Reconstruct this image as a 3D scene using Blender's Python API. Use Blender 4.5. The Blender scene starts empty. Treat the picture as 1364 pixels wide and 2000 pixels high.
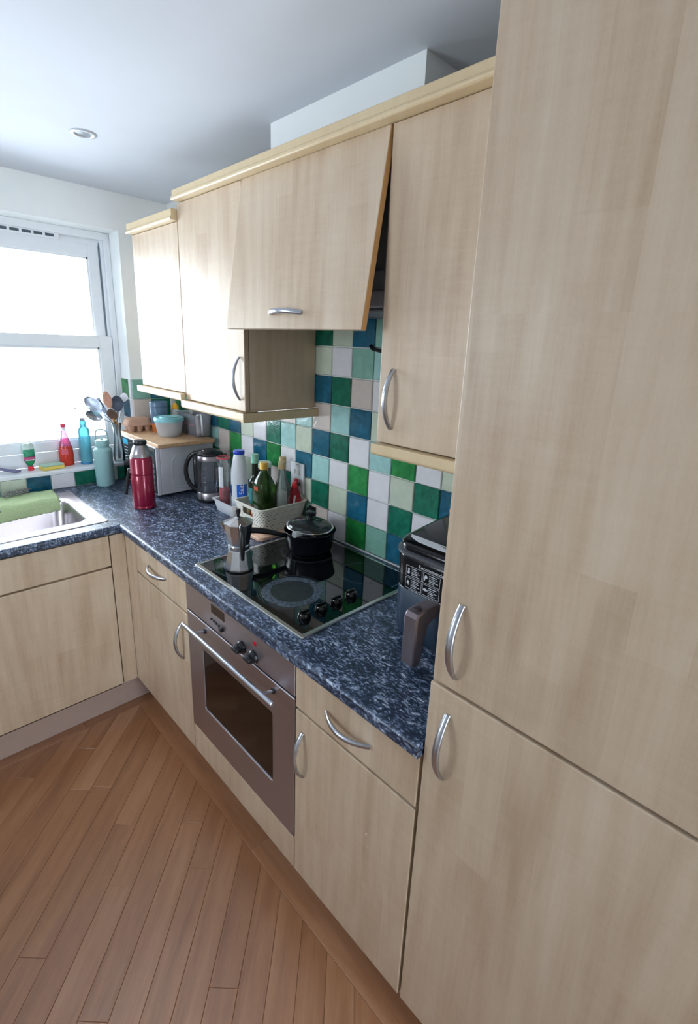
import bpy, bmesh, math, random
from mathutils import Vector, Matrix
random.seed(7)
PI = math.pi
SC = bpy.context.scene
COL = SC.collection

# ------------------------------------------------------------------ camera
cam_d = bpy.data.cameras.new('camera'); cam = bpy.data.objects.new('camera', cam_d); COL.objects.link(cam)
YAW, PIT, ROL = 0.7818, 0.2789, 0.0394
F = Vector((math.cos(PIT)*math.sin(YAW), math.cos(PIT)*math.cos(YAW), -math.sin(PIT)))
R0 = F.cross(Vector((0, 0, 1))).normalized(); U0 = R0.cross(F)
R = math.cos(ROL)*R0 + math.sin(ROL)*U0; U = -math.sin(ROL)*R0 + math.cos(ROL)*U0
M = Matrix((R, U, -F)).transposed().to_4x4(); M.translation = Vector((-1.2551, -2.6749, 1.6580)); cam.matrix_world = M
cam_d.sensor_fit = 'VERTICAL'; cam_d.sensor_height = 36.0; cam_d.sensor_width = 24.55
cam_d.lens = 956.35/2000*36.0
cam_d.shift_x = 0.0; cam_d.shift_y = -53.46/2000
cam_d.clip_start = 0.05
SC.camera = cam

# ------------------------------------------------------------------ world, light, exposure
W = bpy.data.worlds.new('world'); SC.world = W; W.use_nodes = True
nt = W.node_tree; bg = nt.nodes['Background']
tc = nt.nodes.new('ShaderNodeTexCoord'); nz = nt.nodes.new('ShaderNodeTexNoise'); nz.inputs['Scale'].default_value = 2.5
nz.inputs['Detail'].default_value = 4
cr = nt.nodes.new('ShaderNodeValToRGB'); cr.color_ramp.elements[0].color = (0.74, 0.85, 1.0, 1); cr.color_ramp.elements[1].color = (0.90, 0.95, 1.0, 1)
cr.color_ramp.elements[0].position = 0.3; cr.color_ramp.elements[1].position = 0.7
nt.links.new(tc.outputs['Generated'], nz.inputs['Vector']); nt.links.new(nz.outputs['Fac'], cr.inputs['Fac']); nt.links.new(cr.outputs['Color'], bg.inputs['Color'])
bg.inputs['Strength'].default_value = 21.0
def portal(name, loc, rot, sx, sy):
    l = bpy.data.lights.new(name, 'AREA'); l.shape = 'RECTANGLE'; l.size = sx; l.size_y = sy; l.cycles.is_portal = True
    o = bpy.data.objects.new(name, l); o.location = loc; o.rotation_euler = rot; COL.objects.link(o)
portal('window_portal', (-0.746, 0.27, 1.575), (-PI/2, 0, 0), 1.02, 1.16)
portal('fill_window_portal', (-2.48, -1.05, 1.60), (0, -PI/2, 0), 0.92, 0.62)  # portal of the side window added for fill light
portal('fill_door_portal', (-0.86, -4.33, 1.20), (PI/2, 0, 0), 0.50, 1.70)  # portal of the rear door added for fill light
SC.view_settings.view_transform = 'Standard'; SC.view_settings.look = 'None'
SC.view_settings.gamma = 1.0; SC.view_settings.use_curve_mapping = False
SC.view_settings.exposure = 0.0

# ------------------------------------------------------------------ material helpers
def _new(name):
    m = bpy.data.materials.new(name); m.use_nodes = True
    return m, m.node_tree, m.node_tree.nodes, m.node_tree.links, m.node_tree.nodes['Principled BSDF']
def rgb(h):
    h = h.lstrip('#'); c = [int(h[i:i+2], 16)/255 for i in (0, 2, 4)]
    return tuple((x/12.92 if x <= 0.04045 else ((x+0.055)/1.055)**2.4) for x in c)
def N(nodes, typ, **kw):
    n = nodes.new(typ)
    for k, v in kw.items():
        if k in n.inputs: n.inputs[k].default_value = v
        else: setattr(n, k, v)
    return n
def simple(name, col, rough=0.5, metal=0.0, var=0.06, scale=30.0, spec=0.5, coat=0.0, bump=0.0, emit=None):
    m, t, n, l, p = _new(name)
    if isinstance(col, str): col = rgb(col)
    tcn = N(n, 'ShaderNodeTexCoord'); no = N(n, 'ShaderNodeTexNoise', Scale=scale, Detail=3.0)
    l.new(tcn.outputs['Object'], no.inputs['Vector'])
    ramp = N(n, 'ShaderNodeValToRGB')
    ramp.color_ramp.elements[0].position = 0.3; ramp.color_ramp.elements[1].position = 0.7
    ramp.color_ramp.elements[0].color = tuple(c*(1-var) for c in col)+(1,); ramp.color_ramp.elements[1].color = tuple(min(1, c*(1+var)) for c in col)+(1,)
    l.new(no.outputs['Fac'], ramp.inputs['Fac']); l.new(ramp.outputs['Color'], p.inputs['Base Color'])
    p.inputs['Roughness'].default_value = rough; p.inputs['Metallic'].default_value = metal
    p.inputs['Specular IOR Level'].default_value = spec; p.inputs['Coat Weight'].default_value = coat
    p.inputs['Coat Roughness'].default_value = 0.05
    if bump:
        b = N(n, 'ShaderNodeBump', Strength=bump, Distance=0.001); l.new(no.outputs['Fac'], b.inputs['Height']); l.new(b.outputs['Normal'], p.inputs['Normal'])
    return m
def brushed(name, col, rough=0.3, axis=(1, 1, 60)):
    m, t, n, l, p = _new(name)
    tcn = N(n, 'ShaderNodeTexCoord'); mp = N(n, 'ShaderNodeMapping'); mp.inputs['Scale'].default_value = axis
    no = N(n, 'ShaderNodeTexNoise', Scale=8.0, Detail=4.0)
    l.new(tcn.outputs['Object'], mp.inputs['Vector']); l.new(mp.outputs['Vector'], no.inputs['Vector'])
    mr = N(n, 'ShaderNodeMapRange'); mr.inputs['To Min'].default_value = rough*0.75; mr.inputs['To Max'].default_value = rough*1.3
    l.new(no.outputs['Fac'], mr.inputs['Value']); l.new(mr.outputs['Result'], p.inputs['Roughness'])
    p.inputs['Base Color'].default_value = (*rgb(col), 1); p.inputs['Metallic'].default_value = 1.0
    return m
def glass(name, col=(1, 1, 1), rough=0.02, body=0.0, bodycol=None, ior=1.45):
    """thin walled clear material: transparent tint + fresnel reflection, optional milky body"""
    m, t, n, l, p = _new(name); n.remove(p)
    out = n['Material Output']
    tr = N(n, 'ShaderNodeBsdfTransparent'); tr.inputs['Color'].default_value = (*col, 1)
    gl = N(n, 'ShaderNodeBsdfGlossy', Roughness=rough)
    fr = N(n, 'ShaderNodeFresnel', IOR=ior); mx = N(n, 'ShaderNodeMixShader')
    first = tr
    if body > 0:
        df = N(n, 'ShaderNodeBsdfDiffuse'); df.inputs['Color'].default_value = (*(bodycol or col), 1)
        tl = N(n, 'ShaderNodeBsdfTranslucent'); tl.inputs['Color'].default_value = (*(bodycol or col), 1)
        m1 = N(n, 'ShaderNodeMixShader'); m1.inputs['Fac'].default_value = 0.3
        l.new(df.outputs[0], m1.inputs[1]); l.new(tl.outputs[0], m1.inputs[2])
        m2 = N(n, 'ShaderNodeMixShader'); m2.inputs['Fac'].default_value = body
        l.new(tr.outputs[0], m2.inputs[1]); l.new(m1.outputs[0], m2.inputs[2]); first = m2
    l.new(fr.outputs[0], mx.inputs['Fac']); l.new(first.outputs[0], mx.inputs[1]); l.new(gl.outputs[0], mx.inputs[2])
    l.new(mx.outputs[0], out.inputs['Surface'])
    return m

def maple(name, base, dark, light, rough=0.42, seed=0.0, contrast=1.0):
    """maple veneer printed laminate: vertical strips, figure, fine grain (object-independent world position)"""
    m, t, n, l, p = _new(name)
    geo = N(n, 'ShaderNodeNewGeometry'); sep = N(n, 'ShaderNodeSeparateXYZ'); l.new(geo.outputs['Position'], sep.inputs[0])
    oi = N(n, 'ShaderNodeObjectInfo')
    h = N(n, 'ShaderNodeMath', operation='SUBTRACT'); l.new(sep.outputs['Y'], h.inputs[0]); l.new(sep.outputs['X'], h.inputs[1])
    h2 = N(n, 'ShaderNodeMath', operation='MULTIPLY_ADD'); l.new(oi.outputs['Random'], h2.inputs[0]); h2.inputs[1].default_value = 7.0; l.new(h.outputs[0], h2.inputs[2])
    zz = N(n, 'ShaderNodeMath', operation='MULTIPLY_ADD'); l.new(oi.outputs['Random'], zz.inputs[0]); zz.inputs[1].default_value = 5.0+seed; l.new(sep.outputs['Z'], zz.inputs[2])
    def vec(sx, sz, o=0.0):
        c = N(n, 'ShaderNodeCombineXYZ'); a = N(n, 'ShaderNodeMath', operation='MULTIPLY'); b = N(n, 'ShaderNodeMath', operation='MULTIPLY')
        a.inputs[1].default_value = sx; b.inputs[1].default_value = sz
        l.new(h2.outputs[0], a.inputs[0]); l.new(zz.outputs[0], b.inputs[0]); l.new(a.outputs[0], c.inputs[0]); l.new(b.outputs[0], c.inputs[1]); c.inputs[2].default_value = o
        return c.outputs[0]
    # veneer strips, each broken into lengths
    fl = N(n, 'ShaderNodeMath', operation='MULTIPLY'); fl.inputs[1].default_value = 1/0.072; l.new(h2.outputs[0], fl.inputs[0])
    ff = N(n, 'ShaderNodeMath', operation='FLOOR'); l.new(fl.outputs[0], ff.inputs[0])
    wn = N(n, 'ShaderNodeTexWhiteNoise', noise_dimensions='1D'); l.new(ff.outputs[0], wn.inputs['W'])
    za = N(n, 'ShaderNodeMath', operation='MULTIPLY_ADD'); l.new(wn.outputs['Value'], za.inputs[0]); za.inputs[1].default_value = 9.0
    zb = N(n, 'ShaderNodeMath', operation='MULTIPLY'); zb.inputs[1].default_value = 1.55; l.new(zz.outputs[0], zb.inputs[0]); l.new(zb.outputs[0], za.inputs[2])
    zf = N(n, 'ShaderNodeMath', operation='FLOOR'); l.new(za.outputs[0], zf.inputs[0])
    cc = N(n, 'ShaderNodeCombineXYZ'); l.new(ff.outputs[0], cc.inputs[0]); l.new(zf.outputs[0], cc.inputs[1])
    w2 = N(n, 'ShaderNodeTexWhiteNoise', noise_dimensions='3D'); l.new(cc.outputs[0], w2.inputs['Vector'])
    broad = N(n, 'ShaderNodeTexNoise', Scale=1.0, Detail=3.0, Roughness=0.6); l.new(vec(9, 1.6, 1.0), broad.inputs['Vector'])
    curl = N(n, 'ShaderNodeTexNoise', Scale=1.0, Detail=3.0, Roughness=0.65, Distortion=0.5); l.new(vec(10, 55, 3.0), curl.inputs['Vector'])
    cmask = N(n, 'ShaderNodeTexNoise', Scale=1.0, Detail=1.0); l.new(vec(5, 2.5, 9.0), cmask.inputs['Vector'])
    grain = N(n, 'ShaderNodeTexNoise', Scale=1.0, Detail=4.0, Roughness=0.6, Distortion=0.3); l.new(vec(130, 7, 5.0), grain.inputs['Vector'])
    pore = N(n, 'ShaderNodeTexNoise', Scale=1.0, Detail=2.0); l.new(vec(310, 150, 8.0), pore.inputs['Vector'])
    wv = N(n, 'ShaderNodeTexWave', wave_type='RINGS', rings_direction='SPHERICAL', Scale=1.0, Distortion=1.6, Detail=2.0); wv.inputs['Detail Scale'].default_value = 1.2
    fr_ = N(n, 'ShaderNodeMath', operation='FRACT'); zq = N(n, 'ShaderNodeMath', operation='MULTIPLY'); zq.inputs[1].default_value = 0.55; l.new(zz.outputs[0], zq.inputs[0]); l.new(zq.outputs[0], fr_.inputs[0])
    fh = N(n, 'ShaderNodeMath', operation='MULTIPLY'); fh.inputs[1].default_value = 1.9; l.new(h2.outputs[0], fh.inputs[0])
    fh2 = N(n, 'ShaderNodeMath', operation='FRACT'); l.new(fh.outputs[0], fh2.inputs[0])
    s1 = N(n, 'ShaderNodeMath', operation='MULTIPLY_ADD'); l.new(fh2.outputs[0], s1.inputs[0]); s1.inputs[1].default_value = 4.2; s1.inputs[2].default_value = -2.1
    s2 = N(n, 'ShaderNodeMath', operation='MULTIPLY'); l.new(fr_.outputs[0], s2.inputs[0]); s2.inputs[1].default_value = 1.5
    wc = N(n, 'ShaderNodeCombineXYZ'); l.new(s1.outputs[0], wc.inputs[0]); l.new(s2.outputs[0], wc.inputs[1]); l.new(wc.outputs[0], wv.inputs['Vector'])
    def acc(prev, src, amt, centre=0.5):
        a = N(n, 'ShaderNodeMath', operation='SUBTRACT'); l.new(src, a.inputs[0]); a.inputs[1].default_value = centre
        b = N(n, 'ShaderNodeMath', operation='MULTIPLY_ADD'); l.new(a.outputs[0], b.inputs[0]); b.inputs[1].default_value = amt*contrast
        if prev is None: b.inputs[2].default_value = 0.5
        else: l.new(prev, b.inputs[2])
        return b.outputs[0]
    cm = N(n, 'ShaderNodeMath', operation='MULTIPLY'); l.new(curl.outputs['Fac'], cm.inputs[0]); l.new(cmask.outputs['Fac'], cm.inputs[1])
    v = acc(None, w2.outputs['Value'], 0.20); v = acc(v, broad.outputs['Fac'], 0.80); v = acc(v, cm.outputs[0], 0.42, 0.25)
    v = acc(v, grain.outputs['Fac'], 0.36); v = acc(v, pore.outputs['Fac'], 0.16); v = acc(v, wv.outputs['Fac'], 0.11)
    ramp = N(n, 'ShaderNodeValToRGB'); e = ramp.color_ramp.elements
    e[0].position = 0.12; e[0].color = (*rgb(dark), 1); e[1].position = 0.88; e[1].color = (*rgb(light), 1)
    k = e.new(0.5); k.color = (*rgb(base), 1)
    l.new(v, ramp.inputs['Fac']); l.new(ramp.outputs['Color'], p.inputs['Base Color'])
    p.inputs['Roughness'].default_value = rough; p.inputs['Specular IOR Level'].default_value = 0.5
    b = N(n, 'ShaderNodeBump', Strength=0.05, Distance=0.0006); l.new(grain.outputs['Fac'], b.inputs['Height']); l.new(b.outputs['Normal'], p.inputs['Normal'])
    return m

def floorwood(name):
    m, t, n, l, p = _new(name)
    tcn = N(n, 'ShaderNodeTexCoord'); oi = N(n, 'ShaderNodeObjectInfo')
    off = N(n, 'ShaderNodeMath', operation='MULTIPLY'); l.new(oi.outputs['Random'], off.inputs[0]); off.inputs[1].default_value = 40.0
    co = N(n, 'ShaderNodeCombineXYZ'); l.new(off.outputs[0], co.inputs[2])
    def nz(sx, sy, det=3.0, rough=0.6, dist=0.0):
        mp = N(n, 'ShaderNodeMapping'); mp.inputs['Scale'].default_value = (sx, sy, 1.0)
        l.new(tcn.outputs['Object'], mp.inputs['Vector']); l.new(co.outputs[0], mp.inputs['Location'])
        q = N(n, 'ShaderNodeTexNoise', Scale=1.0, Detail=det, Roughness=rough, Distortion=dist); l.new(mp.outputs[0], q.inputs['Vector']); return q.outputs['Fac']
    a, b, c = nz(2.0, 22, 3, 0.6, 0.4), nz(12, 330, 3, 0.7), nz(30, 60, 2)
    def ma(x, k, y, cen=0.5):
        s = N(n, 'ShaderNodeMath', operation='SUBTRACT'); l.new(x, s.inputs[0]); s.inputs[1].default_value = cen
        q = N(n, 'ShaderNodeMath', operation='MULTIPLY_ADD'); l.new(s.outputs[0], q.inputs[0]); q.inputs[1].default_value = k
        if isinstance(y, float): q.inputs[2].default_value = y
        else: l.new(y, q.inputs[2])
        return q.outputs[0]
    v = ma(a, 1.1, 0.5); v = ma(b, 0.45, v); v = ma(c, 0.2, v); v = ma(oi.outputs['Random'], 0.30, v)
    ramp = N(n, 'ShaderNodeValToRGB'); e = ramp.color_ramp.elements
    e[0].position = 0.1; e[0].color = (*rgb('875432'), 1); e[1].position = 0.9; e[1].color = (*rgb('bb8b66'), 1)
    k = e.new(0.5); k.color = (*rgb('a5714a'), 1)
    l.new(v, ramp.inputs['Fac']); l.new(ramp.outputs['Color'], p.inputs['Base Color'])
    mr = N(n, 'ShaderNodeMapRange'); mr.inputs['To Min'].default_value = 0.31; mr.inputs['To Max'].default_value = 0.41; p.inputs['Specular IOR Level'].default_value = 1.6; l.new(c, mr.inputs['Value']); l.new(mr.outputs[0], p.inputs['Roughness'])
    bu = N(n, 'ShaderNodeBump', Strength=0.12, Distance=0.0006); l.new(b, bu.inputs['Height']); l.new(bu.outputs[0], p.inputs['Normal'])
    return m

def worktop_mat():
    m, t, n, l, p = _new('speckled_laminate')
    geo = N(n, 'ShaderNodeNewGeometry')
    mp = N(n, 'ShaderNodeMapping'); mp.inputs['Scale'].default_value = (1.25, 0.6, 1.0); mp.inputs['Rotation'].default_value = (0, 0, 0.5); l.new(geo.outputs['Position'], mp.inputs['Vector'])
    a = N(n, 'ShaderNodeTexNoise', Scale=135.0, Detail=4.0, Roughness=0.62, Distortion=0.6); l.new(mp.outputs[0], a.inputs['Vector'])
    b = N(n, 'ShaderNodeTexNoise', Scale=38.0, Detail=3.0, Roughness=0.6, Distortion=0.4); l.new(mp.outputs[0], b.inputs['Vector'])
    c = N(n, 'ShaderNodeTexVoronoi', Scale=150.0); l.new(mp.outputs[0], c.inputs['Vector'])
    s = N(n, 'ShaderNodeMath', operation='MULTIPLY_ADD'); l.new(b.outputs['Fac'], s.inputs[0]); s.inputs[1].default_value = 0.55; l.new(a.outputs['Fac'], s.inputs[2])
    s2 = N(n, 'ShaderNodeMath', operation='MULTIPLY_ADD'); l.new(c.outputs['Distance'], s2.inputs[0]); s2.inputs[1].default_value = -0.10; l.new(s.outputs[0], s2.inputs[2])
    ramp = N(n, 'ShaderNodeValToRGB'); e = ramp.color_ramp.elements
    e[0].position = 0.60; e[0].color = (*rgb('1a2538'), 1); e[1].position = 0.97; e[1].color = (*rgb('bcc5d4'), 1)
    for pos, col in ((0.70, '29384f'), (0.77, '4c5d78'), (0.85, '8491aa')):
        k = e.new(pos); k.color = (*rgb(col), 1)
    l.new(s2.outputs[0], ramp.inputs['Fac']); l.new(ramp.outputs['Color'], p.inputs['Base Color'])
    p.inputs['Roughness'].default_value = 0.36
    bu = N(n, 'ShaderNodeBump', Strength=0.25, Distance=0.0006); l.new(a.outputs['Fac'], bu.inputs['Height']); l.new(bu.outputs[0], p.inputs['Normal'])
    return m

def tile_mat(name, col, var=0.25, white=False):
    m, t, n, l, p = _new(name); c = rgb(col)
    geo = N(n, 'ShaderNodeNewGeometry'); oi = N(n, 'ShaderNodeObjectInfo')
    a = N(n, 'ShaderNodeTexNoise', Scale=28.0, Detail=3.0, Roughness=0.6, Distortion=0.6); l.new(geo.outputs['Position'], a.inputs['Vector'])
    hi = N(n, 'ShaderNodeTexNoise', Scale=160.0, Detail=2.0); l.new(geo.outputs['Position'], hi.inputs['Vector'])
    s = N(n, 'ShaderNodeMath', operation='MULTIPLY_ADD'); l.new(oi.outputs['Random'], s.inputs[0]); s.inputs[1].default_value = 0.25; l.new(a.outputs['Fac'], s.inputs[2])
    ramp = N(n, 'ShaderNodeValToRGB'); e = ramp.color_ramp.elements
    e[0].position = 0.4; e[0].color = (*[x*(1-var) for x in c], 1); e[1].position = 0.85; e[1].color = (*[min(1, x*(1+var)+(0.0 if white else 0.012)) for x in c], 1)
    l.new(s.outputs[0], ramp.inputs['Fac']); l.new(ramp.outputs['Color'], p.inputs['Base Color'])
    p.inputs['Roughness'].default_value = 0.12; p.inputs['Specular IOR Level'].default_value = 0.5
    ad = N(n, 'ShaderNodeMath', operation='MULTIPLY_ADD'); l.new(hi.outputs['Fac'], ad.inputs[0]); ad.inputs[1].default_value = 0.15; l.new(a.outputs['Fac'], ad.inputs[2])
    bu = N(n, 'ShaderNodeBump', Strength=0.35, Distance=0.003); l.new(ad.outputs[0], bu.inputs['Height']); l.new(bu.outputs[0], p.inputs['Normal'])
    return m

MAPLE = maple('maple_laminate', 'c8b299', 'af947a', 'd7c6b0')
MAPLE_SIDE = maple('maple_carcass', 'd4bfa5', 'bfa284', 'e0cfb8', rough=0.4, seed=2.0, contrast=0.8)
CORNICE = maple('maple_moulding', 'd8c29c', 'ccb289', 'e2d0ae', rough=0.35, seed=4.0, contrast=0.5)
EDGE = simple('maple_edging', 'cfa36c', 0.45, var=0.05)
PLINTH = simple('plinth_laminate', 'b6a096', 0.4, var=0.03)
WORKTOP = worktop_mat()
FLOORW = floorwood('oak_plank')
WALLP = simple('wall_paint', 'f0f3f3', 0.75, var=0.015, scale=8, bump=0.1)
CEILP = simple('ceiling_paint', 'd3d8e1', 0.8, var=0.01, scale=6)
GROUT = simple('grout', 'e6e8e2', 0.85, var=0.06, scale=80)
UPVC = simple('white_upvc', 'e8edf2', 0.3, var=0.01)
GLASS = glass('window_glass', (0.97, 0.985, 0.98), 0.01)
STEEL = brushed('brushed_steel', 'b3aeb2', 0.30)
STEEL_OVEN = brushed('oven_steel', 'b6b2ba', 0.38, axis=(60, 1, 60))
SATIN = simple('satin_nickel', 'b9bdc6', 0.30, metal=1.0, var=0.02)
CHROME = simple('chrome', 'd5d8dc', 0.10, metal=1.0, var=0.02)
ALU = simple('polished_aluminium', 'c9ccd2', 0.22, metal=1.0, var=0.04)
BLACKGLASS = simple('black_glass', '07090c', 0.04, var=0.1, spec=0.6)
BLACKPL = simple('black_plastic', '14161b', 0.3, var=0.1)
BLACKMAT = simple('matt_black', '0c0e14', 0.5, var=0.1)
DARK = simple('dark_void', '101010', 0.8)
WHITEPL = simple('white_plastic', 'e4e8ee', 0.35, var=0.02)
CREAMPL = simple('cream_plastic', 'e6e2d7', 0.45, var=0.03)
BEECH = simple('beech_wood', 'd3ab84', 0.5, var=0.12, scale=60)
TILE = {k: tile_mat('tile_'+k, c, v, w) for k, c, v, w in (
    ('blue', '0b5872', 0.35, 0), ('green', '0a6650', 0.35, 0), ('leaf', '20803f', 0.3, 0), ('aqua', '9cc8c6', 0.12, 0),
    ('pale', 'b9d3cc', 0.08, 0), ('sage', 'c3cdbb', 0.07, 1), ('white', 'dcdbe0', 0.04, 1), ('pink', 'd0c4bd', 0.05, 1), ('teal', '83b3a4', 0.12, 0))}

# ------------------------------------------------------------------ mesh helpers
def link(name, me, mat, parent=None, smooth=False):
    if smooth:
        for f in me.polygons: f.use_smooth = True
    o = bpy.data.objects.new(name, me); COL.objects.link(o)
    for mm in (mat if isinstance(mat, (list, tuple)) else [mat]): me.materials.append(mm)
    if parent is not None: o.parent = parent
    return o
def fin(name, bm, mat, parent=None, smooth=False, world=True, auto=None):
    """bmesh -> object; world=True: coordinates are world coordinates, moved into the parent's frame"""
    if parent is not None and world:
        off = Vector(ROOTLOC.get(parent.name, (0, 0, 0)))
        bmesh.ops.translate(bm, verts=bm.verts, vec=-off)
    bmesh.ops.recalc_face_normals(bm, faces=bm.faces)
    me = bpy.data.meshes.new(name)
    bm.to_mesh(me); bm.free()
    o = link(name, me, mat, parent, smooth)
    if auto is not None and smooth:
        try: me.set_sharp_from_angle(angle=math.radians(auto))
        except Exception: pass
    return o
ROOTLOC = {}
def thing(name, label, cat, loc=(0, 0, 0), group=None, rz=0.0):
    o = bpy.data.objects.new(name, None); COL.objects.link(o); o.location = loc; o.rotation_euler = (0, 0, rz); o.empty_display_size = 0.05
    o['label'] = label; o['category'] = cat
    if group: o['group'] = group
    ROOTLOC[o.name] = tuple(loc)
    return o
def sub(o):   # a mesh that will carry children: same origin as its root
    ROOTLOC[o.name] = ROOTLOC.get(o.parent.name, (0, 0, 0)) if o.parent else tuple(o.location)
    return o
def tagm(o, label, cat, group=None):
    o['label'] = label; o['category'] = cat
    if group: o['group'] = group
    return o
def struct(o): o['kind'] = 'structure'; return o
def box(bm, x0, x1, y0, y1, z0, z1, bev=0.0, seg=2):
    g = bmesh.ops.create_cube(bm, size=1.0); vs = g['verts']
    bmesh.ops.scale(bm, vec=(abs(x1-x0), abs(y1-y0), abs(z1-z0)), verts=vs)
    bmesh.ops.translate(bm, vec=((x0+x1)/2, (y0+y1)/2, (z0+z1)/2), verts=vs)
    if bev > 0:
        es = list({e for v in vs for e in v.link_edges})
        bmesh.ops.bevel(bm, geom=es, offset=bev, segments=seg, affect='EDGES', profile=0.5)
    return vs
def bx(name, mat, parent, x0, x1, y0, y1, z0, z1, bev=0.0, seg=2, **kw):
    bm = bmesh.new(); box(bm, x0, x1, y0, y1, z0, z1, bev, seg); return fin(name, bm, mat, parent, **kw)
def lathe(bm, prof, c=(0, 0, 0), seg=32, cap=True, sx=1.0, sy=1.0, facets=False):
    rings = []
    for r, z in prof:
        if r < 1e-6: rings.append([bm.verts.new((c[0], c[1], c[2]+z))])
        else: rings.append([bm.verts.new((c[0]+sx*r*math.cos(2*PI*i/seg), c[1]+sy*r*math.sin(2*PI*i/seg), c[2]+z)) for i in range(seg)])
    for a, b in zip(rings, rings[1:]):
        if len(a) == 1 and len(b) == 1: continue
        for i in range(seg):
            j = (i+1) % seg
            if len(a) == 1: bm.faces.new((a[0], b[j], b[i]))
            elif len(b) == 1: bm.faces.new((a[i], a[j], b[0]))
            else: bm.faces.new((a[i], a[j], b[j], b[i]))
    if cap:
        for r_ in (rings[0], rings[-1]):
            if len(r_) > 2:
                try: bm.faces.new(r_)
                except ValueError: pass
    return rings
def sweep(bm, pts, rad, seg=10, flat=None, up=(0, 0, 1), closed=False, cap=True):
    """tube along pts; rad scalar or list of (r_side, r_up)"""
    P = [Vector(p) for p in pts]; n = len(P); rings = []
    up = Vector(up)
    for i, p in enumerate(P):
        if closed: d = (P[(i+1) % n]-P[i-1])
        else: d = P[min(i+1, n-1)]-P[max(i-1, 0)]
        d.normalize(); s = d.cross(up)
        if s.length < 1e-3: s = d.cross(Vector((1, 0, 0)))
        s.normalize(); u = s.cross(d)
        r = rad[i] if isinstance(rad, (list, tuple)) else rad
        ra, rb = r if isinstance(r, (list, tuple)) else (r, r)
        rings.append([bm.verts.new(p+s*ra*math.cos(2*PI*k/seg)+u*rb*math.sin(2*PI*k/seg)) for k in range(seg)])
    m = n if closed else n-1
    for i in range(m):
        a, b = rings[i], rings[(i+1) % n]
        for k in range(seg):
            j = (k+1) % seg; bm.faces.new((a[k], a[j], b[j], b[k]))
    if cap and not closed:
        bm.faces.new(rings[0]); bm.faces.new(rings[-1])
def rrect(x0, x1, y0, y1, r, n=6):
    pts = []
    for cx, cy, a0 in ((x1-r, y1-r, 0), (x0+r, y1-r, PI/2), (x0+r, y0+r, PI), (x1-r, y0+r, 1.5*PI)):
        for i in range(n+1):
            a = a0+PI/2*i/n; pts.append((cx+r*math.cos(a), cy+r*math.sin(a)))
    return pts
def loft(bm, rings, cap0=True, cap1=True):
    """rings: list of lists of 3D points"""
    V = [[bm.verts.new(p) for p in r] for r in rings]; n = len(V[0])
    for a, b in zip(V, V[1:]):
        for i in range(n):
            j = (i+1) % n; bm.faces.new((a[i], a[j], b[j], b[i]))
    if cap0: bm.faces.new(V[0])
    if cap1: bm.faces.new(V[-1])
    return V
def ring3(pts, z): return [(x, y, z) for x, y in pts]
def prism_x(bm, prof, y0, y1, m0=0.0, m1=0.0):
    """profile of (x,z) extruded along y"""
    a = [bm.verts.new((x, y0, z)) for x, z in prof]; b = [bm.verts.new((x, y1, z)) for x, z in prof]; n = len(prof)
    for i in range(n):
        j = (i+1) % n; bm.faces.new((a[i], a[j], b[j], b[i]))
    bm.faces.new(a); bm.faces.new(b)
def text(name, body, size, mat, parent, mtx, depth=0.0003, align='LEFT'):
    cu = bpy.data.curves.new(name, 'FONT'); cu.body = body; cu.size = size; cu.extrude = depth; cu.align_x = align
    to = bpy.data.objects.new(name, cu); COL.objects.link(to)
    dg = bpy.context.evaluated_depsgraph_get(); me = bpy.data.meshes.new_from_object(to.evaluated_get(dg))
    bpy.data.objects.remove(to)
    off = Vector(ROOTLOC.get(parent.name, (0, 0, 0)))
    me.transform(Matrix.Translation(-off) @ mtx)
    me.materials.clear(); me.name = name
    return link(name, me, mat, parent)
def frame(o, ex, ey):
    ex = Vector(ex).normalized(); ey = Vector(ey).normalized(); ez = ex.cross(ey)
    m = Matrix((ex, ey, ez)).transposed().to_4x4(); m.translation = Vector(o); return m

# ------------------------------------------------------------------ constants of the place
ZC = 2.3112; XL = -2.35; YF = -4.2
WX0, WX1, WZ0, WZ1 = -1.25, -0.2435, 1.003, 2.146
PT = 0.105; T0 = -0.3576; Z0 = 1.0181

# ------------------------------------------------------------------ shell
wr = struct(bx('wall_right', WALLP, None, 0.012, 0.2, YF-0.15, 0.25, -0.02, ZC+0.05)); sub(wr); ROOTLOC[wr.name] = (0, 0, 0)
bm = bmesh.new()
for a in ((XL-0.15, WX0, -0.02, ZC+0.05), (WX1, 0.012, -0.02, ZC+0.05), (WX0, WX1, -0.02, 0.985), (WX0, WX1, WZ1, ZC+0.05)):
    box(bm, a[0], a[1], 0.008, 0.25, a[2], a[3])
ww = struct(fin('wall_back', bm, WALLP)); ROOTLOC[ww.name] = (0, 0, 0)
LY0, LY1, LZ0, LZ1 = -1.35, -0.75, 1.15, 2.05     # opening of the added side window, out of view
bm = bmesh.new()
for a in ((YF-0.15, LY0, -0.02, ZC+0.05), (LY1, 0.008, -0.02, ZC+0.05), (LY0, LY1, -0.02, LZ0), (LY0, LY1, LZ1, ZC+0.05)):
    box(bm, XL-0.15, XL, a[0], a[1], a[2], a[3])
struct(fin('wall_left', bm, WALLP))
DX0, DX1, DZ = -1.11, -0.61, 2.05               # unseen glazed door added behind the camera for fill light
bm = bmesh.new()
for a in ((XL, DX0, -0.02, ZC+0.05), (DX1, 0.012, -0.02, ZC+0.05), (DX0, DX1, DZ, ZC+0.05)):
    box(bm, a[0], a[1], YF-0.15, YF, a[2], a[3])
struct(fin('wall_front', bm, WALLP))
gd = struct(bx('added_fill_door', UPVC, None, DX0, DX1, YF-0.09, YF-0.03, 0.0, 0.35, 0.003)); ROOTLOC[gd.name] = (0, 0, 0)
bm = bmesh.new()
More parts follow.
